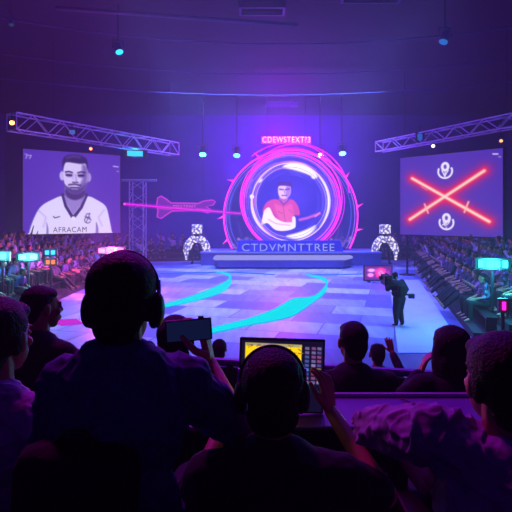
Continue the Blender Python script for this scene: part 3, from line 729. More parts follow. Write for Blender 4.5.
def seat_figure(head_top, floor_z, yaw=0, s=1, arms=None, lean=.05, sh=.2, head_yaw=None, head_pitch=0, sh_drop=.205, knees=True):
    """joints of a seated figure facing +Y before yaw; world coordinates"""
    Rz = Matrix.Rotation(yaw, 3, 'Z'); ht = V(head_top); hc = ht-V((0, 0, .134*s))
    def b(x, y, z): return hc+Rz@V((x, y, z))*s
    J = dict(hc=hc, neck=b(0, -.03, -.1), chest=b(0, -.05, -.3), waist=b(0, -.08, -.5), pelvis=b(0, -.08, -.68))
    for k, sg in (('L', -1), ('R', 1)):
        J['sh'+k] = b(sg*sh*.88, -.04, -sh_drop-.03); J['hip'+k] = b(sg*.09, -.06, -.7)
        J['el'+k] = b(sg*(sh+.05), .02, -.5); J['wr'+k] = b(sg*.14, .24, -.56)
        J['kn'+k] = b(sg*.13, .36, -.66); f = b(sg*.14, .34, 0); J['an'+k] = V((f.x, f.y, floor_z+.09)); J['to'+k] = J['an'+k]+Rz@V((0, .15, -.05))
    if arms: J.update({k: V(v) for k, v in arms.items()})
    J['Rz'] = Rz; J['Rh'] = Matrix.Rotation(yaw if head_yaw is None else head_yaw, 3, 'Z') @ Matrix.Rotation(head_pitch, 3, 'X')
    return J

def person(J, s, root_loc, label, skin, top, hair, hstyle, sleeves='long', group=None, voxel=.007, hands=None, cat='person', name='person', wrinkle=.006, collar=False, girth=1, ridge=0):
    root = empty(name, root_loc, label, cat, group); T = Matrix.Translation(-V(root_loc)); bv = voxel
    Rz = J['Rz']
    pr = head_prims(J['Rh'], J['hc'], s) + [('c', J['neck']+V((0, 0, .06*s)), J['neck']-V((0, 0, .1*s)), .052*s, .06*s)]
    pr += [('e', J['chest'], (.155*s, .1*s, .19*s), Rz), ('e', J['waist'], (.14*s, .095*s, .16*s), Rz), ('e', J['pelvis'], (.155*s, .115*s, .12*s), Rz)]
    armp = []
    for k in 'LR':
        pr += [('c', J['neck']-V((0, 0, .09*s)), J['sh'+k], .05*s, .055*s)]
        pr += [('c', J['sh'+k], J['el'+k], .05*s, .038*s), ('c', J['el'+k], J['wr'+k], .04*s, .026*s)]
        pr += [('c', J['hip'+k], J['kn'+k], .08*s, .055*s), ('c', J['kn'+k], J['an'+k], .054*s, .036*s), ('c', J['an'+k], J['to'+k], .034*s, .026*s)]
        h = (hands or {}).get(k)
        if h: pr += hand_prims(J['wr'+k], h['d'], h['n'], h['side'], h.get('curl', (.3, .35, .4, .5)), s*h.get('s', 1), thumb=h.get('thumb', (.75, .35)))
        else: pr += hand_prims(J['wr'+k], Rz@V((0, .9, -.4)), V((0, 0, -1)), -1 if k == 'L' else 1, s=s)
    me = organic(pr, bv*.8, 2); paint(me, face_paint(J['Rh'], J['hc'], s)); me.transform(T)
    link('body', me, [skin, M['eye'], M['iris'], M['lip']], root)
    # shirt
    g_ = girth
    sp = [('e', J['chest'], (.178*s*g_, .125*s*g_, .2*s), Rz), ('e', J['waist'], (.165*s*g_, .122*s*g_, .18*s), Rz), ('e', J['pelvis']+V((0, 0, .02*s)), (.172*s, .135*s, .11*s), Rz),
          ('c', J['neck']-V((0, 0, .075*s)), J['neck']-V((0, 0, .16*s)), .066*s, .085*s)]
    for k in 'LR':
        sp += [('c', J['neck']-V((0, 0, .1*s)), J['sh'+k], .066*s, .074*s), ('c', J['chest']+V((0, 0, .06*s)), J['sh'+k], .1*s, .07*s)]
        if sleeves == 'short': sp += [('c', J['sh'+k], J['sh'+k].lerp(J['el'+k], .75), .071*s, .064*s)]
        elif sleeves == 'half' : sp += [('c', J['sh'+k], J['el'+k], .07*s, .058*s), ('c', J['el'+k], J['el'+k].lerp(J['wr'+k], .25), .056*s, .05*s)]
        else: sp += [('c', J['sh'+k], J['el'+k], .07*s*g_, .058*s*g_), ('c', J['el'+k], J['el'+k].lerp(J['wr'+k], .86), .057*s*g_, .042*s*g_)]
    me = organic(sp, bv*(.8 if ridge else 1.3), 3, wrinkle*s, 14, ridge); me.transform(T); link('shirt', me, top, root)
    if collar:
        c = J['neck']-V((0, 0, .055*s)); m = MB(); pts = []
        for i in range(24):
            a = 2*PI*i/24; pts.append(c+Rz@V((math.cos(a)*.084*s, math.sin(a)*.074*s-.006, (.006+.016*math.sin(a+PI))*s)))
        m.tube(pts, .021*s, 8, True); me = m.mesh('collar', True); me.transform(T); link('collar', me, top, root)
    tp = [('e', J['pelvis']-V((0, 0, .02*s)), (.165*s, .128*s, .11*s), Rz)]
    for k in 'LR': tp += [('c', J['hip'+k], J['kn'+k], .092*s*g_, .068*s*g_), ('c', J['kn'+k], J['kn'+k].lerp(J['an'+k], .93), .067*s*g_, .05*s*g_)]
    me = organic(tp, bv*1.6, 2); me.transform(T); link('trousers', me, M['trousers'], root)
    for k in 'LR':
        me = organic([('c', J['an'+k]-V((0, 0, .03)), J['to'+k], .044*s, .036*s), ('c', J['an'+k], J['an'+k]+V((0, 0, .02)), .045*s, .045*s)], bv*1.6, 1); me.transform(T); link('shoe', me, M['shoe'], root)
    if hair:
        me = hair_mesh(J['Rh'], J['hc'], hstyle, s, bv*.9); me.transform(T); link('hair', me, hair, root)
    return root

def bench(x0, x1, y, z, top, label, group=None, yaw=0, back=False, name='bench'):
    cx = (x0+x1)/2; r = empty(name, (cx, y, z), label, 'bench' if name == 'bench' else 'chair', group, yaw); w_ = x1-x0; h = top-z
    MB().box((0, 0, h-.03), (w_, .38, .06), None, .012).build('seat', M['plastic'], r)
    for sx in (-1, 1):
        for sy in (-1, 1): MB().box((sx*(w_/2-.05), sy*.15, (h-.06)/2), (.04, .04, h-.06)).build('leg', M['dark_metal'], r)
    if back: MB().box((0, -.2, h+.25), (w_, .04, .34), Matrix.Rotation(.12, 3, 'X'), .012).build('backrest', M['plastic'], r)
    return r

# the camera's own stand: three steps going down toward the arena
def step(y0, y1, z, lab):
    tag(MB().box((0, (y0+y1)/2, z/2), (14, y1-y0, z)).build('stand_step', M['deck']), lab, 'platform')
TA, TB, TC = 2.08, 1.72, .80
step(-2.9, 2.16, TA, 'highest dark step of the near stand under the foreground row')
step(2.16, 3.95, TB, 'middle dark step of the near stand behind the purple-lit rail')
step(3.95, 7.0, TC, 'lowest dark step of the near stand beyond the rail')

# desk with purple light on it
M['desk'] = mat('desk_laminate', (112, 62, 150), .38, 0, .1, 3)
dk = empty('desk', (.72, 1.96, TA), 'long violet-lit counter desk in front of the foreground row', 'desk')
MB().box((0, 0, .745), (2.1, .3, .03), None, .006).build('desktop', M['desk'], dk)
MB().box((0, -.146, .715), (2.1, .02, .07)).build('front_edge', M['plastic'], dk)
MB().box((0, .155, .768), (2.1, .02, .016), None, .005).build('back_lip', mat('desk_lip', (185, 150, 215), .3), dk)
for x in (-1, 1):
    for y in (-.12, .12): MB().box((x*1.0, y, .36), (.05, .04, .72)).build('leg', M['dark_metal'], dk)
for (x, y, a, lab) in ((-.02, 0, 0.2, 'thin stand on the desk beside the tablet'),):
    pass
cb = MB().tube([(.60, 2.08, TA+.766), (.66, 2.0, TA+.765), (.70, 1.9, TA+.765), (.72, 1.84, TA+.765)], .003, 6).build('cable', M['plastic']); tag(cb, 'thin dark cable lying across the violet desk', 'cable')

# rail beyond the second row
rl = empty('barrier', (.3, 3.62, TB), 'dark crowd barrier with a violet-lit top rail below the arena floor', 'barrier', rz=-.2)
MB().box((0, 0, .80), (5.2, .05, .05), None, .012).build('top_rail', mat('rail_paint', (120, 105, 180), .35, .2), rl)
MB().box((0, .01, .42), (5.1, .02, .68)).build('panel', M['black'], rl)
for k in range(6): MB().box((-2.5+k, 0, .4), (.05, .05, .78)).build('post', M['dark_metal'], rl)

# ---- 1 the man with the headphones
H1 = (-.343, 1.3, 3.506)
J = seat_figure(H1, TA, 0, .99, arms=dict(elR=(-.035, 1.54, 2.93), wrR=(-.165, 1.795, 3.075), shR=(-.185, 1.3, 3.165), shL=(-.485, 1.28, 3.17), elL=(-.56, 1.36, 2.90), wrL=(-.5, 1.58, 2.86)), head_pitch=-.1)
J['chest'].z += .03
hd = V((-.055, .03, .075))
person(J, .99, (H1[0], 1.25, TA), 'person in big headphones and dark blue collared shirt holding up a phone', M['skin'], M['navy'], M['hair'], 'thick', sleeves='half',
       hands=dict(R=dict(d=(-.22, .3, .9), n=(-.95, .12, -.1), side=-1, curl=(.5, .55, .6, .65), thumb=(1.05, .6), s=1.2)), voxel=.006, collar=True, wrinkle=.008, ridge=.006)
ch = bench(-.62, -.08, 1.22, TA, J['pelvis'].z-.13, 'dark seat under the headphone wearer at left', None, 0, True, 'seat')
def headphones(hc, R, s, top, label):
    r = empty('headphones', hc, label, 'headphones'); Rm = R
    for sg in (-1, 1):
        m = MB(); m.sph(Rm@V((sg*.098*s, -.008, -.014)), (.02*s, .037*s, .05*s), Rm, 18, 12); m.build('ear_cup', M['plastic'], r, smooth=True)
        m = MB(); m.tube([Rm@V((sg*.088*s, -.008+math.cos(a)*.03*s, -.014+math.sin(a)*.042*s)) for a in np.linspace(0, 2*PI, 20, endpoint=False)], .011*s, 8, True); m.build('ear_cushion', M['plastic'], r, smooth=True)
        MB().tube([Rm@V((sg*.101*s, -.008, .02*s)), Rm@V((sg*.099*s, -.008, .07*s))], .006*s, 8).build('slider', M['steel'], r)
    m = MB(); pts = [Rm@V((math.cos(a)*.1*s, -.008, .03*s+math.sin(a)*(top-.03*s))) for a in np.linspace(.12, PI-.12, 28)]; m.tube(pts, .0065*s, 8); m.build('headband', M['plastic'], r, smooth=True)
    return r
headphones(J['hc'], J['Rh'], .91, .136, 'large dark over-ear headphones on the person holding up the phone')
# phone
ph = empty('phone', (-.235, 1.745, 3.205), 'black phone held up sideways by the headphone wearer', 'phone'); rot = Matrix.Rotation(-.06, 3, 'Y') @ Matrix.Rotation(.12, 3, 'Z')
MB().box((0, 0, 0), (.162, .009, .078), rot, .004).build('case', M['plastic'], ph)
me = MB().box((0, 0, 0), (.15, .001, .068)).mesh('s'); me.transform((rot.to_4x4()) @ Matrix.Translation((0, -.0052, 0)))
scr = emit('phone_screen', (26, 40, 92), .35); link('display', me, scr, ph)
me = MB().box((.04, .006, .022), (.04, .005, .026), None, .002).mesh('c'); me.transform(rot.to_4x4()); link('camera_bump', me, M['plastic'], ph)
for dx in (-.01, .01):
    me = MB().tube([(.04+dx, .008, .022), (.04+dx, .0105, .022)], .006, 12).mesh('c'); me.transform(rot.to_4x4()); link('lens', me, M['dark_metal'], ph)
me = MB().box((.045, 0, .0425), (.02, .007, .008), None, .002).mesh('c'); me.transform(rot.to_4x4()); link('button', me, M['plastic'], ph)
# backpack
bp = empty('backpack', (-.40, 1.10, TA), 'dark backpack worn by the headphone wearer, with a pale shoulder strap', 'backpack')
MB().box((0, 0, .82), (.27, .13, .40), Matrix.Rotation(.06, 3, 'Y'), .05).build('bag', mat('backpack_cloth', (14, 13, 24), .9, 0, .3, 30, .3), bp, smooth=True)
MB().box((0, -.075, .74), (.2, .04, .2), None, .02).build('pocket', M['charcoal'], bp, smooth=True)
MB().tube([(.02, .03, 1.02), (.07, .05, 1.05), (.115, .10, 1.04), (.15, .16, .98), (.155, .2, .90)], [.012, .018, .02, .02, .016], 8).build('strap', mat('strap_cloth', (96, 88, 130), .8), bp, smooth=True)
MB().tube([(-.05, .0, 1.01), (-.02, .0, 1.045), (.02, 0, 1.045), (.05, 0, 1.01)], .008, 8).build('top_handle', M['plastic'], bp, smooth=True)

# ---- 2 the tablet user
H2 = (.046, 1.43, 3.235)
J = seat_figure(H2, TA, 0, .98, arms=dict(elR=(.40, 1.55, 2.74), wrR=(.275, 1.84, 2.885), elL=(-.2, 1.5, 2.72), wrL=(-.12, 1.75, 2.86)), sh=.21)
person(J, .98, (H2[0], 1.38, TA), 'person with headphones in a black top gripping a tablet with the right hand', M['skin'], M['charcoal'], M['hair'], 'round', sleeves='short',
       hands=dict(R=dict(d=(-.13, .12, .98), n=(-.8, .6, 0), side=-1, curl=(.35, .45, .55, .6), s=1.05, thumb=(.55, .3)), L=dict(d=(-.2, .6, .3), n=(.3, 0, -1), side=-1)), voxel=.006)
bench(-.2, .3, 1.36, TA, J['pelvis'].z-.13, 'dark seat under the tablet user', None, 0, True, 'seat')
headphones(J['hc'], J['Rh'], .93, .1285, 'dark headphones on the person holding the tablet')
# tablet, resting on the desk
tb = empty('tablet', (.094, 1.93, TA+.76), 'wide tablet standing on the desk showing a yellow picture and icon columns', 'tablet'); W_, H_ = .330, .288; tilt = Matrix.Rotation(-.0, 4, 'X') @ Matrix.Rotation(.03, 4, 'Y')
me = MB().box((0, 0, H_/2+.005), (W_, .012, H_), None, .006).mesh('t'); me.transform(tilt); link('case', me, M['plastic'], tb)
tp = Pic(150, 120, 236, 336, 323, 412, (16, 12, 40)); rn = random.Random(5)
# left: yellow picture; right: icons
tp.poly([(240, 339), (300, 340), (300, 380), (240, 380)], (250, 200, 20), .5)
tp.poly([(240, 339), (300, 340), (300, 343), (240, 342)], (160, 150, 120), .4, .8)
for k in range(70):
    x = rn.uniform(280, 300); y = rn.uniform(341, 371); tp.line([(x, y), (x+rn.uniform(-3, 3), y+rn.uniform(-2, 2))], rn.uniform(.4, 1.1), rn.choice([(120, 90, 20), (70, 60, 30), (255, 230, 90)]), .4, .8)
for k in range(26):
    x = rn.uniform(242, 278); y = rn.uniform(340, 344); tp.line([(x, y), (x+rn.uniform(-3, 3), y+rn.uniform(0, 1.5))], .6, (90, 70, 30), .4, .8)
tp.poly([(240, 380), (300, 380), (300, 408), (240, 408)], (18, 14, 50), .5); tp.poly([(296, 362), (300, 362), (300, 368), (296, 368)], (210, 225, 255), .5)
for i, x in enumerate((306, 313, 319)):
    for j in range(9):
        y = 343.5+j*4.6; c = rn.choice([(150, 130, 190), (190, 170, 220), (110, 90, 170), (170, 90, 150), (90, 110, 190)])
        if j == 5: c = [(90, 170, 255), (255, 180, 90), (255, 205, 120)][i]
        if j == 6: c = [(60, 100, 220), (190, 70, 80), (120, 60, 90)][i]
        tp.poly([(x-2, y-1.3), (x+2, y-1.3), (x+2, y+1.3), (x-2, y+1.3)], c, .7, .95); tp.line([(x-1, y+.3), (x+1, y-.3)], .8, (30, 22, 70), .5, .8)
me = picture_mesh('display', tp, (-W_/2+.008, -.0068, H_-.004), (W_/2-.008, -.0068, H_-.004), (-W_/2+.008, -.0068, .014), (W_/2-.008, -.0068, .014)); me.transform(tilt)
link('display', me, emit_attr('tablet_picture', 1.25), tb)

# ---- 3 the big head at the right
H3 = (.63, 1.3, 3.305)
J = seat_figure(H3, TA, 0.02, 1.0, arms=dict(shL=(.47, 1.3, 3.03), elL=(.375, 1.60, 2.92), wrL=(.42, 1.80, 2.875)), head_yaw=.12)
person(J, 1.0, (H3[0], 1.25, TA), 'person at the right edge with rumpled violet-lit sleeves leaning an arm on the desk', M['skin'], M['lilac'], M['hair_brown'], 'thick', voxel=.006, wrinkle=.012, ridge=.012)
bench(.4, .9, 1.22, TA, J['pelvis'].z-.13, 'dark seat under the person at the right edge', None, 0, True, 'seat')
# ---- 4 near left edge, looking right
H4 = (-.81, 1.6, 3.345)
J = seat_figure(H4, TA, -.35, 1.0, head_yaw=-.25)
person(J, 1.0, (H4[0], 1.55, TA), 'reddish-haired person at the left edge turned to the right in a pink-lit shirt', M['skin'], M['lilac'], M['hair_brown'], 'thick', voxel=.006, ridge=.006)
bench(-1.08, -.58, 1.5, TA, J['pelvis'].z-.13, 'dark seat under the person at the left edge', None, 0, True, 'seat')
# ---- 5 second from left, profile
H5 = (-1.17, 2.75, 3.235)
J = seat_figure(H5, TB, -.35, 1.0, head_yaw=-.85, arms=dict(wrR=(-.98, 3.02, 2.82), elR=(-.88, 2.84, 2.68)))
person(J, 1.0, (H5[0], 2.7, TB), 'short-haired person in a dark top seen in profile in front of the left edge person', M['skin'], M['charcoal'], M['hair'], 'short', voxel=.007)
bench(-1.5, -.9, 2.66, TB, J['pelvis'].z-.13, 'dark seat under the person in profile at left', None, 0, False, 'seat')
# ---- 6 head behind the phone
H6 = (-.392, 2.45, 3.13)
J = seat_figure(H6, TB, 0, 1.0)
person(J, 1.0, (H6[0], 2.4, TB), 'dark round-headed person sitting directly behind the raised phone', M['skin'], M['charcoal'], M['hair'], 'round', voxel=.008)
bench(-.68, -.12, 2.38, TB, J['pelvis'].z-.13, 'dark seat under the person behind the raised phone', None, 0, False, 'seat')
# ---- 7 man right of the tablet
H7 = (.575, 3.0, 2.99)
J = seat_figure(H7, TB, .05, 1.02, head_yaw=.25, sh=.22)
person(J, 1.02, (H7[0], 2.95, TB), 'short-haired person in a dark jacket sitting between the tablet and the camera operator', M['skin'], M['charcoal'], M['hair'], 'short', voxel=.008)
bench(.33, .9, 2.92, TB, J['pelvis'].z-.14, 'dark seat under the person in the dark jacket', None, 0, False, 'seat')
# ---- 8 woman with long hair
H8 = (.965, 2.5, 3.07)
J = seat_figure(H8, TB, .12, .95, arms=dict(elL=P(406, 396, 2.5), wrL=P(420, 374, 2.58), shL=(.82, 2.46, 2.76)), sh=.17, head_yaw=.2)
person(J, .95, (H8[0], 2.45, TB), 'long-haired person with a hand raised to the face beside the big head at right', M['skin'], M['charcoal'], M['hair'], 'long', voxel=.008,
       hands=dict(L=dict(d=(.35, .0, .9), n=(.9, -.1, -.3), side=-1, curl=(.5, .6, .65, .7), s=.92)))
bench(.72, 1.22, 2.42, TB, J['pelvis'].z-.12, 'dark seat under the long-haired person', None, 0, False, 'seat')
# ---- 9, 10 below the rail
H9 = P(219.5, 338, 6.0)
J = seat_figure(H9, TC, 0, .98); person(J, .98, (H9.x, 5.95, TC), 'small dark round head showing above the rail left of the tablet', M['skin'], M['navy'], M['hair'], 'round', voxel=.012)
bench(H9.x-.3, H9.x+.3, 5.9, TC, J['pelvis'].z-.13, 'dark seat beyond the rail left of the tablet', None, 0, False, 'seat')
H10 = P(377, 342, 5.2)
J = seat_figure(H10, TC, 0, .96, arms=dict(elR=P(401, 372, 5.2), wrR=P(392, 352, 5.25), elL=P(366, 376, 5.3)))
person(J, .96, (H10.x, 5.15, TC), 'spectator below the rail raising a forearm toward the camera operator', M['skin'], M['plum'], M['hair'], 'short', voxel=.01,
       hands=dict(R=dict(d=(-.25, .05, .95), n=(0, 1, 0), side=-1, curl=(.05, .08, .1, .15))))
bench(H10.x-.3, H10.x+.3, 5.1, TC, J['pelvis'].z-.13, 'dark seat beyond the rail under the spectator with the raised forearm', None, 0, False, 'seat')

# ------------------------------------------------------------------ camera operator on the walkway
def stand_joints(root, h, yaw, arms=None, bend=.25, stance=.13):
    Rz = Matrix.Rotation(yaw, 3, 'Z'); s = h/1.75; r = V(root)
    def b(x, y, z): return r+Rz@V((x, y, z))*s
    J = dict(hc=b(0, .1+bend*.5, 1.60), neck=b(0, .02+bend*.5, 1.49), chest=b(0, bend*.35, 1.28), waist=b(0, bend*.1, 1.08), pelvis=b(0, -.02, .93), Rz=Rz, Rh=Rz@Matrix.Rotation(-.15, 3, 'X'))
    for k, sg in (('L', -1), ('R', 1)):
        J['sh'+k] = b(sg*.18, bend*.4, 1.40); J['hip'+k] = b(sg*.09, -.02, .9); J['kn'+k] = b(sg*stance, .06, .5); J['an'+k] = b(sg*(stance+.02), -.02, .09); J['to'+k] = b(sg*(stance+.05), .13, .04)
        J['el'+k] = b(sg*.3, .12, 1.15); J['wr'+k] = b(sg*.2, .34, 1.25)
    if arms:
        for k, v in arms.items(): J[k] = b(*v)
    return J, s
cp = P(399, 327, 16.4); cp.z = .016
J, s_ = stand_joints(cp, 1.78, .35, dict(elR=(.36, .1, 1.16), wrR=(.44, .3, 1.0), elL=(-.34, .12, 1.2), wrL=(-.24, .36, 1.36)), stance=.09)
person(J, s_, cp, 'camera operator in dark clothes standing on the pale walkway', M['skin'], M['charcoal'], M['hair'], 'round', voxel=.018, girth=1.5)
cr = empty('video_camera', J['hc']+V((-.24, .12, -.14)), 'large shoulder video camera carried by the camera operator', 'camera')
MB().box((0, 0, 0), (.28, .6, .34), None, .04).build('camera_body', M['plastic'], cr)
MB().tube([(0, .25, 0), (0, .45, 0)], [.07, .1], 14).build('lens', M['plastic'], cr)
MB().box((-.17, .1, .05), (.12, .16, .12), None, .02).build('viewfinder', M['plastic'], cr)
MB().tube([(0, -.2, .12), (0, -.1, .2), (0, .12, .2), (0, .2, .12)], .018, 8).build('handle', M['dark_metal'], cr)
MB().box((0, -.3, 0), (.14, .12, .2), None, .02).build('battery', M['charcoal'], cr)
cr2 = empty('gimbal_grip', J['wrR']+V((.1, .05, -.05)), 'gimbal grip with a small monitor held low in the operator right hand', 'camera grip')
MB().tube([(-.14, -.02, .08), (0, 0, 0), (.1, .05, -.04)], .03, 8).build('arm', M['plastic'], cr2); MB().box((.16, .05, -.06), (.2, .14, .16), None, .02).build('monitor', M['plastic'], cr2)
by = MB().box((0, -.18, 1.2), (.3, .16, .36), None, .05).build('equipment_bag', M['charcoal'], None, cp, smooth=True); by.rotation_euler = (0, 0, .35); tag(by, 'dark equipment bag on the back of the camera operator', 'bag')

# floor monitor
mp_ = P(378, 281, 27.6); fm = empty('floor_monitor', (mp_.x, mp_.y, 0), 'black-framed monitor with a pink picture on the floor before the right light figure', 'monitor')
MB().box((0, .05, .5), (1.6, .16, .86), None, .02).build('frame', M['plastic'], fm)
fp = Pic(60, 34, 0, 0, 60, 34, (90, 30, 120)); fp.ell((36, 17), (12, 13), (255, 50, 150), 3); fp.ell((36, 17), (6, 7), (255, 130, 190), 2); fp.ell((15, 10), (8, 4), (230, 150, 230), 2); fp.ell((13, 22), (7, 5), (220, 120, 220), 2); fp.ell((51, 18), (5, 8), (130, 50, 160), 2); fp.line([(25, 6), (47, 28)], 1.5, (200, 40, 160), 1); fp.line([(25, 28), (47, 6)], 1.5, (200, 40, 160), 1)
link('display', picture_mesh('display', fp, (-.74, -.04, .88), (.74, -.04, .88), (-.74, -.04, .14), (.74, -.04, .14)), emit_attr('monitor_picture', 1.9), fm)
for x in (-.5, .5): MB().box((x, .12, .04), (.1, .6, .08)).build('foot', M['dark_metal'], fm)

# ------------------------------------------------------------------ light-up figures beside the stage
def bulb_material():
    m = mat('lit_figure', (60, 60, 110), .6); nt = m.node_tree; b = nt.nodes['Principled BSDF']; L = nt.links
    tc = nt.nodes.new('ShaderNodeTexCoord'); v = nt.nodes.new('ShaderNodeTexVoronoi'); v.inputs['Scale'].default_value = 5.2
    L.new(tc.outputs['Object'], v.inputs['Vector'])
    r = nt.nodes.new('ShaderNodeValToRGB'); r.color_ramp.elements[0].position = .40; r.color_ramp.elements[0].color = (1, 1, 1, 1); r.color_ramp.elements[1].position = .58; r.color_ramp.elements[1].color = (.12, .1, .3, 1)
    L.new(v.outputs['Distance'], r.inputs[0])
    rc = nt.nodes.new('ShaderNodeValToRGB'); rc.color_ramp.elements[0].color = (*lin((250, 235, 190)), 1); rc.color_ramp.elements[1].color = (*lin((225, 220, 255)), 1)
    L.new(v.outputs['Color'], rc.inputs[0]); mx = nt.nodes.new('ShaderNodeMix'); mx.data_type = 'RGBA'; mx.blend_type = 'MULTIPLY'; mx.inputs['Factor'].default_value = 1
    L.new(r.outputs[0], mx.inputs['A']); L.new(rc.outputs[0], mx.inputs['B']); L.new(mx.outputs['Result'], b.inputs['Emission Color']); b.inputs['Emission Strength'].default_value = 1.25
    return m
M['bulb'] = bulb_material()
def light_figure(x, y, label):
    r = empty('light_figure', (x, y, 0), label, 'figure')
    MB().box((0, 0, 2.68), (.74, .6, .72), None, .06).build('head', M['bulb'], r, smooth=False)
    MB().box((0, 0, 2.25), (.4, .36, .2), None, .04).build('neck', M['dark_metal'], r)
    link('torso', organic([('c', (-.32, 0, 1.98), (.32, 0, 1.98), .2, .2), ('c', (-.2, 0, 1.8), (.2, 0, 1.8), .16, .16)], .05, 3), M['bulb'], r)
    for s in (-1, 1):
        link('arm', organic([('c', (s*.42, 0, 1.98), (s*.72, 0, 1.6), .17, .2), ('c', (s*.72, 0, 1.6), (s*.84, -.05, 1.1), .2, .22), ('c', (s*.84, -.05, 1.1), (s*.78, -.1, .68), .21, .15)], .05, 3), M['bulb'], r)
        link('inner_arch', organic([('c', (s*.22, 0, 1.8), (s*.42, 0, 1.5), .12, .1), ('c', (s*.42, 0, 1.5), (s*.56, 0, 1.1), .1, .08)], .05, 2), M['bulb'], r)
        link('leg', organic([('c', (s*.18, .1, 1.55), (s*.34, .1, .9), .12, .1), ('c', (s*.34, .1, .9), (s*.36, .1, .2), .1, .1), ('c', (s*.36, .1, .12), (s*.38, -.12, .1), .1, .1)], .05, 2), M['dark_metal'], r)
        link('hand', organic([('e', (s*.78, -.12, .5), (.13, .1, .18), Matrix.Identity(3))], .05, 1), M['bulb'], r)
    return r
light_figure(P(197, 265, 38.0).x, 38.0, 'tall bulb-covered light figure with arched arms left of the stage')
light_figure(P(385, 262, 38.0).x, 38.0, 'tall bulb-covered light figure with arched arms right of the stage')

# ------------------------------------------------------------------ crowd stands
def bleacher(name_lab, A, B, n, rise, run, z0):
    """steps climbing away from the front line A-B (to the left of A->B)"""
    A = V(A); B = V(B); d = (B-A).normalized(); o = V((-d.y, d.x, 0)); L = (B-A).length; yaw = math.atan2(d.y, d.x)
    root = empty('bleacher', A, name_lab, 'stand', rz=yaw)
    for i in range(n):
        MB().box((L/2, run*(i+.5), (z0+rise*i)/2), (L, run, z0+rise*i)).build('tier', M['deck'], root)
    return A, d, o, L
def crowd_proto(kind, top, hairm, skin, hstyle):
    r0 = V((0, 0, 0)); ar = {}
    J = seat_figure((0, 0, 1.33), 0, 0, 1)
    if kind == 'lean':
        for k in ('hc', 'neck', 'chest', 'shL', 'shR'): J[k] = J[k]+V((0, .12 if k in ('hc', 'neck') else .07, -.03))
    if kind == 'clap': J['elL'] = V((-.24, .1, .86)); J['elR'] = V((.24, .1, .86)); J['wrL'] = V((-.05, .3, 1.0)); J['wrR'] = V((.05, .3, 1.0))
    if kind == 'raise': J['elR'] = V((.34, .08, 1.2)); J['wrR'] = V((.3, .14, 1.46))
    if kind == 'stretch':
        for k, sg in (('L', -1), ('R', 1)): J['kn'+k] = V((sg*.15, .42, .5)); J['an'+k] = V((sg*.17, .82, .12)); J['to'+k] = V((sg*.19, .92, .2))
        for k in ('hc', 'neck', 'chest', 'shL', 'shR'): J[k] = J[k]+V((0, -.08, -.03))
    root = empty('person', r0); Rz = J['Rz']; s = 1
    pr = head_prims(J['Rh'], J['hc'], 1.05)+[('c', J['neck']+V((0, 0, .06)), J['neck']-V((0, 0, .1)), .055, .06), ('e', J['chest'], (.15, .1, .19), Rz), ('e', J['waist'], (.14, .095, .16), Rz), ('e', J['pelvis'], (.15, .11, .11), Rz)]
    sp = [('e', J['chest'], (.185, .135, .21), Rz), ('e', J['waist'], (.17, .13, .18), Rz)]; tp_ = [('e', J['pelvis'], (.18, .14, .12), Rz)]
    for k in 'LR':
        pr += [('c', J['sh'+k], J['el'+k], .05, .04), ('c', J['el'+k], J['wr'+k], .042, .034), ('c', J['hip'+k], J['kn'+k], .08, .06), ('c', J['kn'+k], J['an'+k], .055, .04), ('c', J['an'+k], J['to'+k], .045, .035)]
        dd = (J['wr'+k]-J['el'+k]).normalized(); pr += [('c', J['wr'+k], J['wr'+k]+dd*.14, .036, .026)]
        sp += [('c', J['neck']-V((0, 0, .1)), J['sh'+k], .07, .075), ('c', J['sh'+k], J['el'+k], .074, .06)]
        tp_ += [('c', J['hip'+k], J['kn'+k], .1, .075), ('c', J['kn'+k], J['an'+k], .072, .056)]
    link('body', organic(pr, .026, 1), skin, root); link('shirt', organic(sp, .03, 2, .012, 9), top, root); link('trousers', organic(tp_, .035, 1), M['trousers'], root)
    link('hair', hair_mesh(J['Rh'], J['hc'], hstyle, 1.08, .024), hairm, root)
    return root
def patterned(name, c1, c2, scale, thr=.5):
    m = mat(name, c1, .6); nt = m.node_tree; b = nt.nodes['Principled BSDF']; tc = nt.nodes.new('ShaderNodeTexCoord'); v = nt.nodes.new('ShaderNodeTexVoronoi'); v.inputs['Scale'].default_value = scale
    nt.links.new(tc.outputs['Object'], v.inputs['Vector']); r = nt.nodes.new('ShaderNodeValToRGB'); r.color_ramp.interpolation = 'CONSTANT'; r.color_ramp.elements[1].position = thr
    r.color_ramp.elements[0].color = (*lin(c1), 1); r.color_ramp.elements[1].color = (*lin(c2), 1); nt.links.new(v.outputs['Color'], r.inputs[0]); nt.links.new(r.outputs[0], b.inputs['Base Color']); return m
KINDS = [('sit', patterned('pale_pattern', (150, 130, 175), (40, 32, 74), 9, .5), M['hair'], M['skin'], 'short', 'upright spectator in pale speckled top'),
         ('lean', mat('blue_shirt', (44, 48, 100), .8), M['hair'], M['skin2'], 'round', 'spectator in plain blue top'),
         ('clap', patterned('pink_pattern', (170, 90, 150), (40, 26, 74), 10, .5), M['hair_brown'], M['skin'], 'long', 'long-haired spectator in pink top'),
         ('raise', mat('white_shirt', (165, 158, 190), .7), M['hair'], M['skin2'], 'short', 'arm-raising spectator in white top'),
         ('stretch', mat('dark_shirt', (34, 30, 60), .8), M['hair'], M['skin'], 'short', 'dark-clad spectator with stretched legs'),
         ('lean', patterned('grey_pattern', (120, 118, 160), (40, 34, 80), 7, .5), M['hair_brown'], M['skin'], 'thick', 'leaning spectator in grey top')]
protos = [crowd_proto(*k[:5]) for k in KINDS]; used = [False]*len(KINDS)
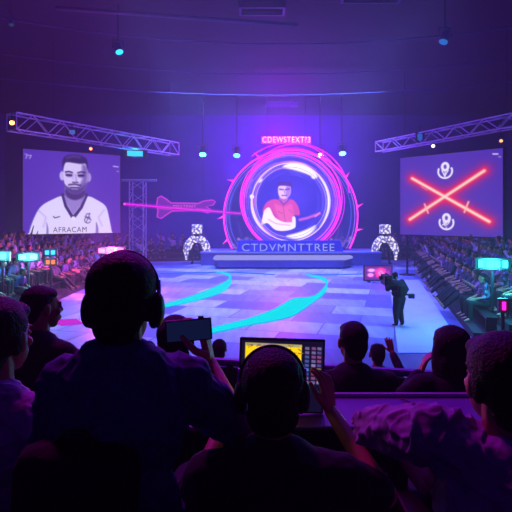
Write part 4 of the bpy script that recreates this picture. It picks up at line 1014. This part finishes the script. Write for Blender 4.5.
def seat_crowd(A, d, o, L, n, rise, run, z0, stand, keep, step_=.9, seed=1, flip=False, end='near end', size=1.1):
    rn = random.Random(seed); yaw = math.atan2(o.y, o.x)+PI/2+0       # facing the arena: -o
    face = math.atan2(-o.y, -o.x)-PI/2
    for i in range(n):
        z = z0+rise*i; row = []
        c = A+d*(L/2)+o*(run*(i+.5)+.06)
        b = empty('bench', (c.x, c.y, z), 'long low dark bench of the %s row in %s' % (('front', 'second', 'third', 'fourth', 'fifth')[i], stand), 'bench', 'benches in '+stand, face)
        MB().box((0, 0, .42), (L-.2, .34, .06)).build('seat', M['plastic'], b)
        for k in range(6): MB().box((-(L-.6)/2+k*(L-.6)/5, 0, .195), (.06, .3, .39)).build('leg', M['dark_metal'], b)
        t = .5+rn.uniform(0, .3)
        while t < L-.4:
            p = A+d*t+o*(run*(i+.5)+rn.uniform(.04, .1))
            px = 256+500*p.x/p.y if p.y > 1 else -999
            if -12 < px < 524 and all((p.x-a)**2+(p.y-b)**2 > .3 for a, b in POSTS) and keep(i, p) and rn.random() < .93:
                q = rn.randrange(len(KINDS))
                if KINDS[q][0] == 'stretch' and i > 0: q = 0
                if i == 0 and rn.random() < .35: q = 4
                g = 'spectators in '+stand; lb = KINDS[q][5]; pos = (p.x, p.y, z); rz = face+rn.uniform(-.25, .25)
                if not used[q]:
                    r = protos[q]; r.location = pos; r.rotation_euler = (0, 0, rz); used[q] = True; tag(r, lb, 'person', g)
                else: r = dup(protos[q], pos, rz, lb, g)
                r.scale = (size,)*3; row.append(r)
            t += step_*rn.uniform(.9, 1.12)
        if flip: row.reverse()
        for k, r in enumerate(row):
            nm = '%d%s' % (k+1, {1: 'st', 2: 'nd', 3: 'rd'}.get((k+1) % 10 if k+1 not in (11, 12, 13) else 0, 'th'))
            r['label'] = '%s, %s row of %s, %s from %s' % (r['label'], ('front', 'second', 'third', 'fourth', 'fifth')[i], stand.replace('the ', ''), nm, end)
# right stand: front line slants; the stand climbs to the right
a = bleacher('low tiered stand for spectators on the right of the arena', (12.3, 39.0, 0), (6.35, 14.6, 0), 4, .28, .95, .22)
seat_crowd(*a, 4, .28, .95, .22, 'the right stand', lambda i, p: True, seed=3, flip=True, size=1.18)
a = bleacher('low tiered stand for spectators on the left of the arena', (-8.4, 15.5, 0), (-8.9, 36.0, 0), 5, .28, .95, .22)
seat_crowd(*a, 5, .28, .95, .22, 'the left stand', lambda i, p: True, seed=5)
a = bleacher('low tiered stand for spectators at the back left behind the light figure', (-3.4, 40.3, 0), (-12.5, 40.3, 0), 1, .3, .95, .2) if False else None
a = bleacher('low tiered stand for spectators at the back left near the light figure', (-12.6, 39.4, 0), (-3.6, 41.4, 0), 3, .3, .95, .2)
seat_crowd(*a, 3, .3, .95, .2, 'the back left stand', lambda i, p: True, seed=8, end='left')
a = bleacher('low tiered stand for spectators at the back right', (10.2, 42.4, 0), (17.5, 40.6, 0), 3, .3, .95, .2)
seat_crowd(*a, 3, .3, .95, .2, 'the back right stand', lambda i, p: True, seed=9, end='left')
